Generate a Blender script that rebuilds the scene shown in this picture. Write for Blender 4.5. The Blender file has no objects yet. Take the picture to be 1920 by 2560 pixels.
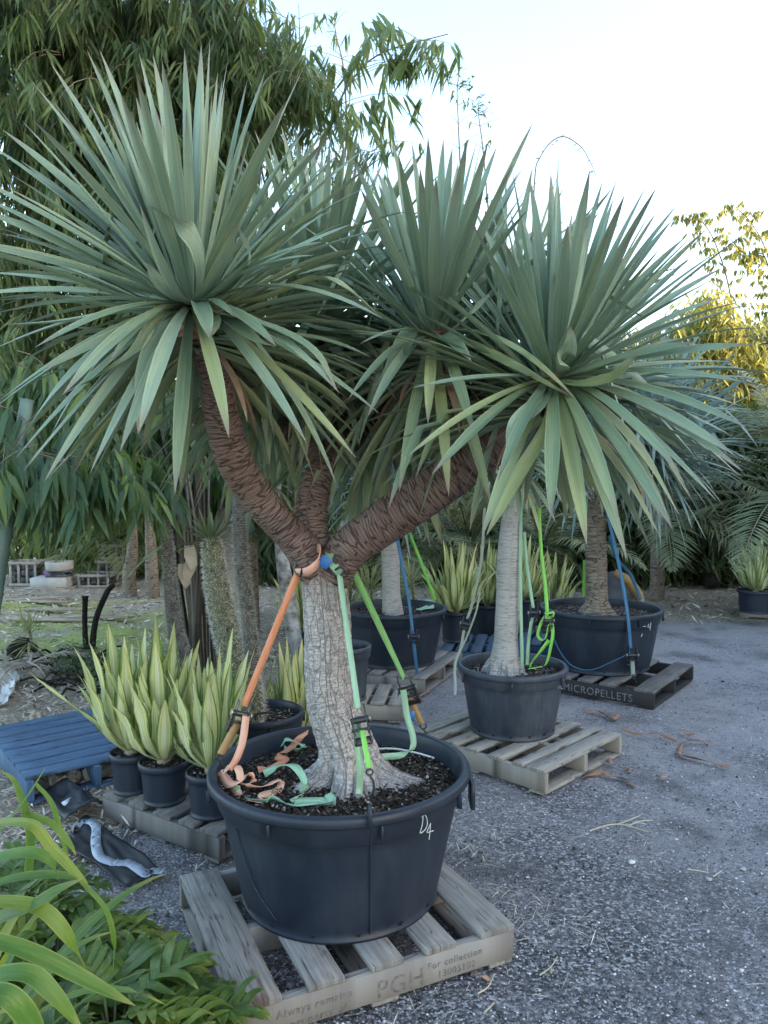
import bpy, bmesh, math, random
import numpy as np
from mathutils import Vector, Matrix, noise

random.seed(7); R = np.random.RandomState(11)
S = bpy.context.scene
COL = S.collection

# ------------------------------------------------------------------ camera, sky, sun, exposure
H = 1.73; PITCH = math.radians(2.5); F = 1900.0
cam = bpy.data.cameras.new('camera'); camo = bpy.data.objects.new('camera', cam); COL.objects.link(camo)
camo.location = (0, 0, H); camo.rotation_euler = (math.pi/2 - PITCH, 0, 0)
cam.sensor_fit = 'HORIZONTAL'; cam.sensor_width = 36; cam.lens = 36*F/1920; cam.clip_start = 0.05; cam.clip_end = 500
S.camera = camo
SUN_EL = math.radians(9); SUN_AZ = math.radians(103)       # azimuth right of straight ahead
w = bpy.data.worlds.new("World"); S.world = w; w.use_nodes = True
nt = w.node_tree; nt.nodes.clear()
sky = nt.nodes.new('ShaderNodeTexSky'); sky.sky_type = 'NISHITA'; sky.sun_disc = False
sky.sun_elevation = SUN_EL; sky.sun_rotation = SUN_AZ; sky.altitude = 0; sky.air_density = 1.0; sky.dust_density = 2.2; sky.ozone_density = 1.15
bg = nt.nodes.new('ShaderNodeBackground'); bg.inputs[1].default_value = 0.15
wo = nt.nodes.new('ShaderNodeOutputWorld'); nt.links.new(sky.outputs[0], bg.inputs[0]); nt.links.new(bg.outputs[0], wo.inputs[0])
sl = bpy.data.lights.new('sun', 'SUN'); sl.energy = 2.0; sl.angle = math.radians(0.5); sl.color = (1.0, 0.80, 0.50)
so = bpy.data.objects.new('sun', sl); COL.objects.link(so)
sd = Vector((math.sin(SUN_AZ)*math.cos(SUN_EL), math.cos(SUN_AZ)*math.cos(SUN_EL), math.sin(SUN_EL)))
so.rotation_euler = sd.to_track_quat('Z', 'Y').to_euler()
S.view_settings.view_transform = 'Standard'; S.view_settings.look = 'None'; S.view_settings.exposure = 3.02; S.view_settings.gamma = 1
S.cycles.max_bounces = 6; S.cycles.transparent_max_bounces = 4

# ------------------------------------------------------------------ helpers
cp, sp = math.cos(PITCH), math.sin(PITCH)
def W(px, py, Y):
    """point at forward distance Y metres seen in direction px,py of the 1920x2560 photograph"""
    u = (px-960)/F; v = (py-1280)/F
    t = Y/(cp - v*sp)
    return Vector((u*t, Y, H - (v*cp+sp)*t))
def G(px, py, z=0.0):
    v = (py-1280)/F
    Y = (H-z)*(cp-v*sp)/(v*cp+sp)
    return W(px, py, Y)
def nrm(a):
    return a/np.maximum(np.linalg.norm(a, axis=-1, keepdims=True), 1e-9)

class MB:
    def __init__(s): s.V=[]; s.F=[]; s.A=[]; s.n=0
    def add(s, V, F, A=None):
        V = np.asarray(V, float).reshape(-1, 3); F = np.asarray(F, int)
        if A is None: A = V.copy()
        s.V.append(V); s.A.append(np.asarray(A, float).reshape(-1, 3)); s.F.append(F + s.n); s.n += len(V)
    def build(s, name, mat, parent=None, smooth=True, loc=None):
        me = bpy.data.meshes.new(name)
        V = np.concatenate(s.V); A = np.concatenate(s.A)
        off = np.array(parent.location if parent else (loc if loc is not None else (0,0,0)), float)
        if parent is not None and parent.parent is not None: off = off + np.array(parent.parent.location)
        V = V - off
        idx = np.concatenate([f.ravel() for f in s.F]); tot = np.concatenate([np.full(len(f), f.shape[1]) for f in s.F])
        me.vertices.add(len(V)); me.vertices.foreach_set('co', V.ravel())
        me.loops.add(len(idx)); me.loops.foreach_set('vertex_index', idx)
        me.polygons.add(len(tot)); st = np.concatenate([[0], np.cumsum(tot)[:-1]])
        me.polygons.foreach_set('loop_start', st); me.polygons.foreach_set('loop_total', tot)
        me.polygons.foreach_set('use_smooth', np.full(len(tot), smooth))
        at = me.attributes.new('lf', 'FLOAT_VECTOR', 'POINT'); at.data.foreach_set('vector', A.ravel())
        me.update(calc_edges=True); me.validate()
        for m in (mat if isinstance(mat, (list, tuple)) else [mat]): me.materials.append(m)
        o = bpy.data.objects.new(name, me); COL.objects.link(o)
        if parent is not None: o.parent = parent
        elif loc is not None: o.location = loc
        return o

def tag(o, label, cat, group=None, kind=None):
    if label: o['label'] = label
    if cat: o['category'] = cat
    if group: o['group'] = group
    if kind: o['kind'] = kind
    return o
def thing(name, label, cat, loc, group=None):
    o = bpy.data.objects.new(name, None); COL.objects.link(o); o.location = loc; o.empty_display_size = .1
    return tag(o, label, cat, group)
def copy_tree(root, loc, label=None, rz=0, sc=1.0):
    r = root.copy(); COL.objects.link(r); r.location = loc; r.rotation_euler = (0,0,rz); r.scale = (sc,)*3
    if label: r['label'] = label
    for ch in list(root.children):
        c = ch.copy(); COL.objects.link(c); c.parent = r
        for g in ch.children:
            d = g.copy(); COL.objects.link(d); d.parent = c
    return r

def smooth_path(P, n):
    """Catmull-Rom through P"""
    P = [np.array(p, float) for p in P]
    P = [2*P[0]-P[1]] + P + [2*P[-1]-P[-2]]
    m = len(P)-3; out = []
    for k in range(n+1):
        t = k/n*m; i = min(int(t), m-1); f = t-i
        a, b, c, d = P[i:i+4]
        out.append(.5*((2*b)+(-a+c)*f+(2*a-5*b+4*c-d)*f*f+(-a+3*b-3*c+d)*f**3))
    return np.array(out)
def frames(P):
    T = nrm(np.gradient(P, axis=0)); n = len(P)
    a = np.array([0,0,1.]) if abs(T[0][2]) < .9 else np.array([0,-1.,0])
    N = np.zeros_like(P); x = a - T[0]*np.dot(a, T[0]); N[0] = x/np.linalg.norm(x)
    for i in range(1, n):
        x = N[i-1]-T[i]*np.dot(N[i-1], T[i]); N[i] = x/max(np.linalg.norm(x), 1e-9)
    return T, N, np.cross(T, N)
def tube(mb, P, rad, seg=12, rfun=None, cap=True, s0=0.0):
    P = np.asarray(P, float); n = len(P); T, N, B = frames(P)
    rad = np.full(n, rad) if np.isscalar(rad) else np.asarray(rad, float)
    s = s0 + np.concatenate([[0], np.cumsum(np.linalg.norm(np.diff(P, axis=0), axis=1))])
    a = np.arange(seg)*2*math.pi/seg
    rr = np.repeat(rad[:, None], seg, 1)
    if rfun is not None: rr = rr*rfun(s[:, None], a[None, :])
    V = P[:, None]+rr[..., None]*(np.cos(a)[None, :, None]*N[:, None]+np.sin(a)[None, :, None]*B[:, None])
    A = np.stack([np.repeat((a/(2*math.pi))[None], n, 0), np.repeat(s[:, None], seg, 1), rr], -1)
    i = np.arange(n-1)[:, None]*seg; j = np.arange(seg)[None]; k = (j+1) % seg
    F = np.stack([i+j, i+k, i+seg+k, i+seg+j], -1).reshape(-1, 4)
    mb.add(V.reshape(-1, 3), F, A.reshape(-1, 3))
    if cap:
        for e, d in ((0, -1), (n-1, 1)):
            c = np.vstack([V[e], P[e][None]]); f = [(x, (x+1) % seg, seg) if d > 0 else ((x+1) % seg, x, seg) for x in range(seg)]
            mb.add(c, f, np.vstack([A[e], A[e].mean(0)[None]]))
def lathe(mb, prof, c, seg=64, sx=1.0, sy=1.0, rfun=None):
    """prof list of (r, z)"""
    prof = np.array(prof, float); a = np.arange(seg)*2*math.pi/seg
    r = prof[:, 0][:, None]*np.ones(seg)
    if rfun is not None: r = r*rfun(a[None, :], prof[:, 1][:, None])
    V = np.stack([c[0]+sx*r*np.cos(a), c[1]+sy*r*np.sin(a), c[2]+prof[:, 1][:, None]*np.ones(seg)], -1)
    L = np.concatenate([[0], np.cumsum(np.linalg.norm(np.diff(prof, axis=0), axis=1))])
    A = np.stack([np.repeat((a/(2*math.pi))[None], len(prof), 0), np.repeat(prof[:, 1][:, None], seg, 1), np.repeat(L[:, None], seg, 1)], -1)
    i = np.arange(len(prof)-1)[:, None]*seg; j = np.arange(seg)[None]; k = (j+1) % seg
    F = np.stack([i+j, i+k, i+seg+k, i+seg+j], -1).reshape(-1, 4)
    mb.add(V.reshape(-1, 3), F, A.reshape(-1, 3))
def box(mb, c, x, y, z, bev=0.003, rnd=0.0, sub=1, wob=0.0):
    """box centred c with half-vectors x,y,z ; attr = (along, across, rnd)"""
    c, x, y, z = (np.array(q, float) for q in (c, x, y, z))
    lx, ly, lz = (np.linalg.norm(q) for q in (x, y, z))
    def ring(px, ex):
        out = []
        b = min(bev, ly*.4, lz*.4)
        for sy, sz in ((-1, -1), (1, -1), (1, 1), (-1, 1)):
            pts = [(sy*(ly-b), sz*lz), (sy*ly, sz*(lz-b))]
            if sy*sz > 0: pts = pts
            else: pts = pts[::-1]
            # order around the loop
            out.append(pts)
        loop = [out[0][1], out[0][0], out[1][1], out[1][0], out[2][1], out[2][0], out[3][1], out[3][0]]
        return loop
    loop = [(-ly, -(lz)), ]
    b = min(bev, ly*.4, lz*.4)
    loop = [(-ly+b, -lz), (ly-b, -lz), (ly, -lz+b), (ly, lz-b), (ly-b, lz), (-ly+b, lz), (-ly, lz-b), (-ly, -lz+b)]
    xs = [-lx, -lx+b] + [(-1+2*k/(sub+1))*lx for k in range(1, sub+1)] + [lx-b, lx]
    V = []; A = []
    ux, uy, uz = x/lx, y/ly, z/lz
    for k, q in enumerate(xs):
        sc = 1.0 if 0 < k < len(xs)-1 else (1-b/max(ly, lz))
        for (a_, b_) in loop:
            jy = wob*noise.noise(Vector((q*4+rnd*31, a_*7, rnd*17))); jz = wob*noise.noise(Vector((q*4, b_*7+9, rnd*37)))
            V.append(c+ux*q+uy*(a_*(1 if sc == 1 else (ly-b)/ly)+jy)+uz*(b_*(1 if sc == 1 else (lz-b)/lz)+jz)); A.append((q, a_, rnd))
    n = len(xs); F = []
    for i in range(n-1):
        for j in range(8):
            k = (j+1) % 8; F.append((i*8+j, i*8+k, i*8+8+k, i*8+8+j))
    mb.add(V, np.array(F)[:, ::-1], A)
    mb.add(np.array(V)[:8], np.array([[0,1,2,3,4,5,6,7]]), A[:8]); mb.add(np.array(V)[-8:], np.array([[7,6,5,4,3,2,1,0]]), A[-8:])

def ribbon(mb, P, width, side, th=0.0022, rnd=0.0, curve=None):
    """strap with thickness along P, side = width direction (vector or list)"""
    P = np.asarray(P, float); n = len(P); T = nrm(np.gradient(P, axis=0))
    Sd = np.array(side, float)
    if Sd.ndim == 1: Sd = np.repeat(Sd[None], n, 0)
    Sd = nrm(Sd - T*np.sum(Sd*T, -1, keepdims=True)); N = np.cross(T, Sd)
    s = np.concatenate([[0], np.cumsum(np.linalg.norm(np.diff(P, axis=0), axis=1))])
    hw, ht = width/2, th/2
    q = [(-hw, -ht), (hw, -ht), (hw, ht), (-hw, ht)]
    V = np.stack([P+Sd*a+N*b for a, b in q], 1); A = np.stack([np.stack([np.full(n, a/hw), s, np.full(n, rnd)], -1) for a, b in q], 1)
    i = np.arange(n-1)[:, None]*4; j = np.arange(4)[None]; k = (j+1) % 4
    F = np.stack([i+j, i+k, i+4+k, i+4+j], -1).reshape(-1, 4)
    mb.add(V.reshape(-1, 3), F, A.reshape(-1, 3)); mb.add(V[0], [[3,2,1,0]], A[0]); mb.add(V[-1], [[0,1,2,3]], A[-1])

WP_T = [0, .06, .2, .4, .55, .7, .85, .94, 1.0]
WP_SWORD = [.62, .55, .68, .92, 1.0, .88, .58, .28, .01]
WP_FURC = [.75, .5, .55, .95, 1.0, .80, .45, .20, .01]
WP_STRAP = [.8, .85, .95, 1.0, .97, .85, .55, .27, .01]
def blade(mb, P, width, up, prof=WP_SWORD, fold=.22, rnd=0.0, wave=0.0, twist=0.0):
    """long leaf along points P; attr = (across -1..1, along 0..1, rnd)"""
    P = np.asarray(P, float); n = len(P); T = nrm(np.gradient(P, axis=0))
    s = np.concatenate([[0], np.cumsum(np.linalg.norm(np.diff(P, axis=0), axis=1))]); t = s/s[-1]
    w_ = np.interp(t, WP_T, prof)*width/2
    U = np.array(up, float); U = np.repeat(U[None], n, 0) if U.ndim == 1 else U
    Sd = nrm(np.cross(T, U)); N = np.cross(Sd, T)
    if twist:
        a = (twist*t)[:, None]; Sd, N = Sd*np.cos(a)+N*np.sin(a), N*np.cos(a)-Sd*np.sin(a)
    wv = wave*np.sin(t*14+rnd*40)*np.sin(t*math.pi)
    fo = fold*(1-.6*t)
    cols = [(-1, 0), (-.5, -.62), (0, -1), (.5, -.62), (1, 0)]
    V = np.stack([P+Sd*(w_*a)[:, None]+N*((w_*fo*b)+(wv*w_*a*a*(1 if a > 0 else -1)))[:, None] for a, b in cols], 1)
    A = np.stack([np.stack([np.full(n, a), t, np.full(n, rnd)], -1) for a, b in cols], 1)
    i = np.arange(n-1)[:, None]*5; j = np.arange(4)[None]
    F = np.stack([i+j, i+j+1, i+5+j+1, i+5+j], -1).reshape(-1, 4)
    mb.add(V.reshape(-1, 3), F, A.reshape(-1, 3))

def lens(mb, P, D, N, L, Wd, rnd, droop=.25):
    """many simple leaves, vectorised. P,D,N (n,3); L,Wd,rnd (n,)"""
    P = np.asarray(P, float); D = nrm(np.asarray(D, float)); n = len(P)
    Sd = nrm(np.cross(D, N)); N = np.cross(Sd, D)
    ts = np.array([0, .3, .65, 1.0]); ws = np.array([.12, 1.0, .75, .02])
    C = P[:, None]+D[:, None]*(ts[None, :, None]*L[:, None, None])
    C[..., 2] -= (droop*L)[:, None]*ts[None]**2
    V = np.stack([C-Sd[:, None]*(ws[None, :, None]*Wd[:, None, None]/2), C+Sd[:, None]*(ws[None, :, None]*Wd[:, None, None]/2)], 2)
    A = np.zeros((n, 4, 2, 3)); A[..., 0, 0] = -1; A[..., 1, 0] = 1; A[..., 1] = ts[None, :, None]; A[..., 2] = rnd[:, None, None]
    b = (np.arange(n)*8)[:, None]+np.array([0, 2, 4])[None]
    F = np.stack([b, b+1, b+3, b+2], -1).reshape(-1, 4)
    mb.add(V.reshape(-1, 3), F, A.reshape(-1, 3))

# ------------------------------------------------------------------ materials
def mat(name, rough=.6, spec=.5):
    m = bpy.data.materials.new(name); m.use_nodes = True; t = m.node_tree; t.nodes.clear()
    o = t.nodes.new('ShaderNodeOutputMaterial'); b = t.nodes.new('ShaderNodeBsdfPrincipled'); t.links.new(b.outputs[0], o.inputs[0])
    b.inputs['Roughness'].default_value = rough; b.inputs['Specular IOR Level'].default_value = spec
    return m, t, b
class NB:
    def __init__(s, t): s.t = t
    def N(s, k, **kw):
        n = s.t.nodes.new(k)
        for a, v in kw.items(): setattr(n, a, v)
        return n
    def L(s, a, b): s.t.links.new(a, b)
    def lf(s):
        a = s.N('ShaderNodeAttribute', attribute_name='lf'); x = s.N('ShaderNodeSeparateXYZ'); s.L(a.outputs['Vector'], x.inputs[0]); return a.outputs['Vector'], x.outputs
    def math(s, op, a, b=None, clamp=False):
        n = s.N('ShaderNodeMath', operation=op, use_clamp=clamp)
        for i, q in enumerate((a, b)):
            if q is None: continue
            if isinstance(q, (int, float)): n.inputs[i].default_value = q
            else: s.L(q, n.inputs[i])
        return n.outputs[0]
    def scale(s, vec, v3):
        m = s.N('ShaderNodeVectorMath', operation='MULTIPLY'); s.L(vec, m.inputs[0]); m.inputs[1].default_value = v3; return m.outputs[0]
    def noise(s, vec, sc, det=4, rough=.55):
        n = s.N('ShaderNodeTexNoise'); n.inputs['Scale'].default_value = sc; n.inputs['Detail'].default_value = det; n.inputs['Roughness'].default_value = rough
        if vec is not None: s.L(vec, n.inputs['Vector'])
        return n.outputs[0]
    def vor(s, vec, sc, feat='F1', out=0):
        n = s.N('ShaderNodeTexVoronoi', feature=feat); n.inputs['Scale'].default_value = sc
        if vec is not None: s.L(vec, n.inputs['Vector'])
        return n.outputs[out]
    def ramp(s, fac, stops):
        n = s.N('ShaderNodeValToRGB'); e = n.color_ramp.elements
        while len(e) < len(stops): e.new(.5)
        for q, (p, c) in zip(e, stops): q.position = p; q.color = (*c, 1) if len(c) == 3 else c
        s.L(fac, n.inputs[0]); return n.outputs[0]
    def mix(s, fac, a, b, mode='MIX'):
        n = s.N('ShaderNodeMix', data_type='RGBA', blend_type=mode)
        for i, q in ((0, fac), (6, a), (7, b)):
            if isinstance(q, (int, float)): n.inputs[i].default_value = q
            elif isinstance(q, tuple): n.inputs[i].default_value = (*q, 1)
            else: s.L(q, n.inputs[i])
        return n.outputs[2]
    def rng(s, v, a, b, c, d):
        n = s.N('ShaderNodeMapRange'); s.L(v, n.inputs[0])
        for i, q in enumerate((a, b, c, d)): n.inputs[i+1].default_value = q
        return n.outputs[0]
    def bump(s, h, strength, dist, bsdf):
        n = s.N('ShaderNodeBump'); n.inputs['Strength'].default_value = strength; n.inputs['Distance'].default_value = dist
        s.L(h, n.inputs['Height']); s.L(n.outputs[0], bsdf.inputs['Normal']); return n
    def gen(s): return s.N('ShaderNodeNewGeometry').outputs['Position']
    def obj(s): return s.N('ShaderNodeTexCoord').outputs['Object']

def leaf_mat(name, young, mid, old, tip, rough=.42, trans=.25, transcol=None, streak=.3, edge=None, spec=.5):
    m, t, b = mat(name, rough, spec); n = NB(t); v, x = n.lf()
    base = n.ramp(x[2], [(0, young), (.55, mid), (1, old)])
    sv = n.scale(v, (7, .5, 37)); st = n.noise(sv, 1.0, 3)
    c = n.mix(n.rng(st, .3, .75, 0, streak), base, tuple(q*.55 for q in mid))
    sv2 = n.scale(v, (2.0, 2.6, 91)); c = n.mix(n.rng(n.noise(sv2, 1.3, 2), .45, .8, 0, .35), c, old)
    if edge: c = n.mix(n.rng(n.math('ABSOLUTE', x[0]), .86, 1.0, 0, .7), c, edge)
    c = n.mix(n.rng(x[1], .84, 1.0, 0, .8), c, tip)
    mr = n.rng(n.math('ABSOLUTE', x[0]), 0, .10, .25, 0); c = n.mix(mr, c, tuple(min(1, q*1.7) for q in mid))
    n.L(c, b.inputs['Base Color'])
    n.bump(n.noise(n.scale(v, (14, .5, 13)), 1.0, 3), .5, .006, b)
    if trans:
        tr = n.N('ShaderNodeBsdfTranslucent'); mx = n.N('ShaderNodeMixShader'); mx.inputs[0].default_value = trans
        if transcol:
            n.L(n.mix(.6, c, transcol), tr.inputs[0])
        else: n.L(c, tr.inputs[0])
        n.L(b.outputs[0], mx.inputs[1]); n.L(tr.outputs[0], mx.inputs[2])
        n.L(mx.outputs[0], [q for q in t.nodes if q.type == 'OUTPUT_MATERIAL'][0].inputs[0])
    return m
M = {}
M['dragon'] = leaf_mat('dragon_leaf', (.34, .45, .35), (.175, .265, .175), (.46, .50, .22), (.24, .17, .15), .31, .12, edge=(.42, .50, .32), streak=.5)
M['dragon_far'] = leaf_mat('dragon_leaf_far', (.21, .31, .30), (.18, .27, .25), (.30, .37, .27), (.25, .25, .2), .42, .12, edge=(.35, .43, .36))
M['furc'] = None
M['bam_dark'] = leaf_mat('bamboo_leaf', (.018, .045, .024), (.065, .12, .05), (.23, .29, .11), (.2, .2, .1), .45, .3, (.22, .34, .05), streak=.2, spec=.4)
M['bam_big'] = leaf_mat('bamboo_large_leaf', (.02, .06, .05), (.05, .11, .055), (.24, .33, .08), (.2, .2, .08), .42, .3, (.24, .4, .06), streak=.25, spec=.4)
M['bam_yel'] = leaf_mat('bamboo_golden_leaf', (.06, .10, .035), (.13, .18, .05), (.34, .34, .11), (.35, .3, .12), .5, .45, (.70, .62, .15), streak=.1)
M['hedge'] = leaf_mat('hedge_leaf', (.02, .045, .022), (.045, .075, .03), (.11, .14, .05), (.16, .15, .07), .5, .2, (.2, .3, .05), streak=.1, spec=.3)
M['palm'] = leaf_mat('palm_leaf', (.08, .11, .055), (.15, .18, .08), (.30, .29, .13), (.3, .25, .14), .42, .22, streak=.2)
M['brom'] = leaf_mat('strap_leaf', (.035, .12, .02), (.085, .19, .03), (.36, .38, .06), (.35, .32, .10), .33, .3, (.35, .5, .06), streak=.35, edge=(.36, .42, .12))
M['philo'] = leaf_mat('split_leaf', (.03, .085, .022), (.075, .145, .025), (.38, .38, .05), (.34, .36, .08), .26, .25, (.3, .45, .06), streak=.1)
M['dry'] = leaf_mat('dry_leaf', (.36, .33, .29), (.28, .23, .17), (.42, .35, .24), (.3, .25, .2), .8, .0, streak=.5)
M['paledrac'] = leaf_mat('cream_leaf', (.40, .42, .20), (.30, .36, .14), (.55, .52, .28), (.5, .45, .2), .45, .3, streak=.5, edge=(.6, .6, .35))

def furc_mat():
    m, t, b = mat('variegated_leaf', .42); n = NB(t); v, x = n.lf()
    ab = n.math('ABSOLUTE', x[0])
    jag = n.noise(n.scale(v, (7, .5, 29)), 1.0, 3, .6)
    e = n.math('ADD', ab, n.math('MULTIPLY', n.math('SUBTRACT', jag, .5), .9))
    c = n.ramp(e, [(.0, (.70, .70, .46)), (.26, (.80, .76, .46)), (.36, (.42, .50, .24)), (.48, (.88, .80, .36)), (.64, (.80, .74, .34)), (.78, (.24, .34, .08)), (.92, (.06, .13, .03))])
    gl = n.ramp(n.noise(n.scale(v, (4.2, .3, 53)), 1.7, 2), [(.42, (0, 0, 0)), (.62, (1, 1, 1))])
    c = n.mix(n.math('MULTIPLY', gl, .55), c, (.28, .38, .17))
    c = n.mix(n.rng(x[1], .80, 1, 0, .5), c, (.60, .55, .20))
    c = n.mix(n.rng(x[1], 0, .35, .45, 0), c, (.62, .66, .42))
    c = n.mix(n.rng(x[2], .75, 1.0, 0, .5), c, (.20, .32, .06))
    n.L(c, b.inputs['Base Color']); n.bump(jag, .2, .004, b)
    tr = n.N('ShaderNodeBsdfTranslucent'); n.L(c, tr.inputs[0]); mx = n.N('ShaderNodeMixShader'); mx.inputs[0].default_value = .2
    n.L(b.outputs[0], mx.inputs[1]); n.L(tr.outputs[0], mx.inputs[2]); n.L(mx.outputs[0], [q for q in t.nodes if q.type == 'OUTPUT_MATERIAL'][0].inputs[0])
    return m
M['furc'] = furc_mat()

def bark_ring(name, dark, light, red, sx=16, sy=75, bs=.8):
    m, t, b = mat(name, .75, .3); n = NB(t); v, x = n.lf(); pos = n.obj()
    wob = n.noise(pos, 6, 3)
    s2 = n.math('ADD', x[1], n.math('MULTIPLY', n.math('SUBTRACT', wob, .5), .022))
    comb = n.N('ShaderNodeCombineXYZ'); n.L(x[0], comb.inputs[0]); n.L(s2, comb.inputs[1])
    e = n.vor(n.scale(comb.outputs[0], (sx, sy, 1)), 1.0, 'DISTANCE_TO_EDGE', 0)
    cell = n.vor(n.scale(comb.outputs[0], (sx, sy, 1)), 1.0, 'F1', 1)
    f = n.rng(e, 0.0, .09, 0, 1)
    fine = n.noise(n.scale(comb.outputs[0], (40, 30, 1)), 2.0, 5)
    c = n.mix(n.rng(n.noise(pos, 9, 3), .35, .7, 0, 1), light, red)
    c = n.mix(n.rng(fine, .3, .7, 0, .3), c, dark)
    hs = n.N('ShaderNodeSeparateColor'); n.L(cell, hs.inputs[0])
    c = n.mix(n.math('MULTIPLY', hs.outputs[0], .35), c, light)
    c = n.mix(f, dark, c); n.L(c, b.inputs['Base Color'])
    hgt = n.math('ADD', n.math('MULTIPLY', f, 1.0), n.math('MULTIPLY', fine, .25)); n.bump(hgt, bs, .006, b)
    return m
M['ring'] = bark_ring('leaf_scar_bark', (.03, .02, .018), (.21, .155, .135), (.165, .095, .08), 5, 88, .7)
M['ring_pale'] = bark_ring('pale_ringed_bark', (.24, .225, .21), (.46, .45, .44), (.37, .355, .335), 3, 85, .25)
M['ring_tan'] = bark_ring('tan_palm_bark', (.05, .04, .032), (.29, .24, .19), (.21, .165, .125), 4, 42, .6)
def bark_trunk():
    m, t, b = mat('fissured_bark', .85, .2); n = NB(t); v, x = n.lf(); pos = n.obj()
    wob = n.noise(pos, 5, 4)
    wx = n.math('ADD', x[0], n.math('MULTIPLY', wob, .12)); wy = n.math('ADD', x[1], n.math('MULTIPLY', wob, .06))
    cb = n.N('ShaderNodeCombineXYZ'); n.L(wx, cb.inputs[0]); n.L(wy, cb.inputs[1])
    e1 = n.rng(n.vor(n.scale(cb.outputs[0], (24, 9, 1)), 1, 'DISTANCE_TO_EDGE', 0), 0, .07, 0, 1)
    e2 = n.rng(n.vor(n.scale(cb.outputs[0], (7, 70, 1)), 1, 'DISTANCE_TO_EDGE', 0), 0, .12, 0, 1)
    fine = n.noise(n.scale(cb.outputs[0], (60, 50, 1)), 1.5, 6, .65)
    c = n.mix(n.rng(fine, .3, .72, 0, 1), (.30, .275, .27), (.64, .60, .585))
    sp_ = n.rng(n.noise(pos, 62, 2), .66, .72, 0, .8); c = n.mix(sp_, c, (.75, .72, .70))
    c = n.mix(n.math('MULTIPLY', n.math('SUBTRACT', 1, e2), .35), c, (.10, .085, .075))
    c = n.mix(n.math('MULTIPLY', n.math('SUBTRACT', 1, e1), .45), c, (.08, .066, .055))
    c = n.mix(n.rng(n.math('ADD', x[1], n.math('MULTIPLY', wob, .12)), .80, 1.0, 0, .85), c, (.20, .155, .14))
    n.L(c, b.inputs['Base Color'])
    n.bump(n.math('ADD', n.math('ADD', n.math('MULTIPLY', e1, .6), n.math('MULTIPLY', e2, .3)), fine), .9, .009, b)
    return m
M['bark'] = bark_trunk()
def simple(name, c1, c2, sc=8, rough=.6, spec=.5, bump=0, bdist=.003, det=5, stretch=None, metal=0):
    m, t, b = mat(name, rough, spec); n = NB(t); pos = n.obj()
    if stretch: pos = n.scale(pos, stretch)
    f = n.noise(pos, sc, det); n.L(n.mix(n.rng(f, .32, .68, 0, 1), c1, c2), b.inputs['Base Color'])
    if bump: n.bump(n.noise(pos, sc*4, 4), bump, bdist, b)
    b.inputs['Metallic'].default_value = metal
    return m
def plastic(name, base, dust, amt=.5):
    m, t, b = mat(name, .47, .45); n = NB(t); pos = n.obj()
    f = n.noise(n.scale(pos, (1, 1, .6)), 4.5, 6, .62); g = n.noise(n.scale(pos, (14, 14, 1.2)), 3, 4)
    d = n.math('MULTIPLY', n.rng(f, .38, .72, 0, amt*.85), n.rng(g, .3, .7, .35, 1))
    c = n.mix(d, base, dust)
    sc = n.rng(n.vor(n.scale(pos, (30, 30, 11)), 1.7, 'F1', 0), 0.0, .09, .55, 0); c = n.mix(sc, c, dust)
    n.L(c, b.inputs['Base Color']); n.L(n.rng(f, .3, .7, .38, .6), b.inputs['Roughness'])
    n.bump(n.noise(pos, 16, 4), .12, .01, b)
    return m
M['pot'] = plastic('black_pot_plastic', (.012, .019, .034), (.062, .076, .105), .5)
M['pot2'] = plastic('greyish_pot_plastic', (.026, .034, .050), (.15, .165, .20), .75)
M['steel_black'] = simple('black_steel', (.012, .012, .014), (.03, .03, .034), 20, .35, .6)
M['zinc'] = simple('dull_zinc', (.30, .29, .27), (.42, .41, .38), 30, .4, .6, metal=.8)
def soil_mat():
    m, t, b = mat('potting_soil', .95, .15); n = NB(t); pos = n.obj()
    v = n.vor(pos, 85, 'F1', 1); s_ = n.N('ShaderNodeSeparateColor'); n.L(v, s_.inputs[0])
    c = n.ramp(s_.outputs[0], [(0, (.012, .010, .009)), (.55, (.035, .026, .020)), (.78, (.07, .05, .038)), (.9, (.16, .13, .11)), (.97, (.38, .36, .33))])
    n.L(c, b.inputs['Base Color']); n.bump(n.vor(pos, 85, 'F1', 0), 1.0, .012, b)
    return m
M['soil'] = soil_mat()
def chip_mat(name, stops, rough=.85):
    m, t, b = mat(name, rough, .25); n = NB(t); v, x = n.lf()
    n.L(n.ramp(x[2], stops), b.inputs['Base Color'])
    return m
M['chips'] = chip_mat('mulch_chip', [(0, (.06, .045, .035)), (.2, (.20, .155, .115)), (.45, (.42, .35, .27)), (.75, (.60, .53, .44)), (1, (.74, .69, .62))])
M['stone'] = chip_mat('gravel_stone', [(0, (.03, .028, .032)), (.3, (.105, .10, .105)), (.65, (.26, .25, .26)), (.88, (.54, .51, .54)), (1, (.80, .77, .77))], .7)
M['soilchips'] = chip_mat('soil_chip', [(0, (.015, .012, .010)), (.6, (.05, .038, .03)), (.85, (.12, .09, .07)), (1, (.42, .39, .35))])
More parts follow.
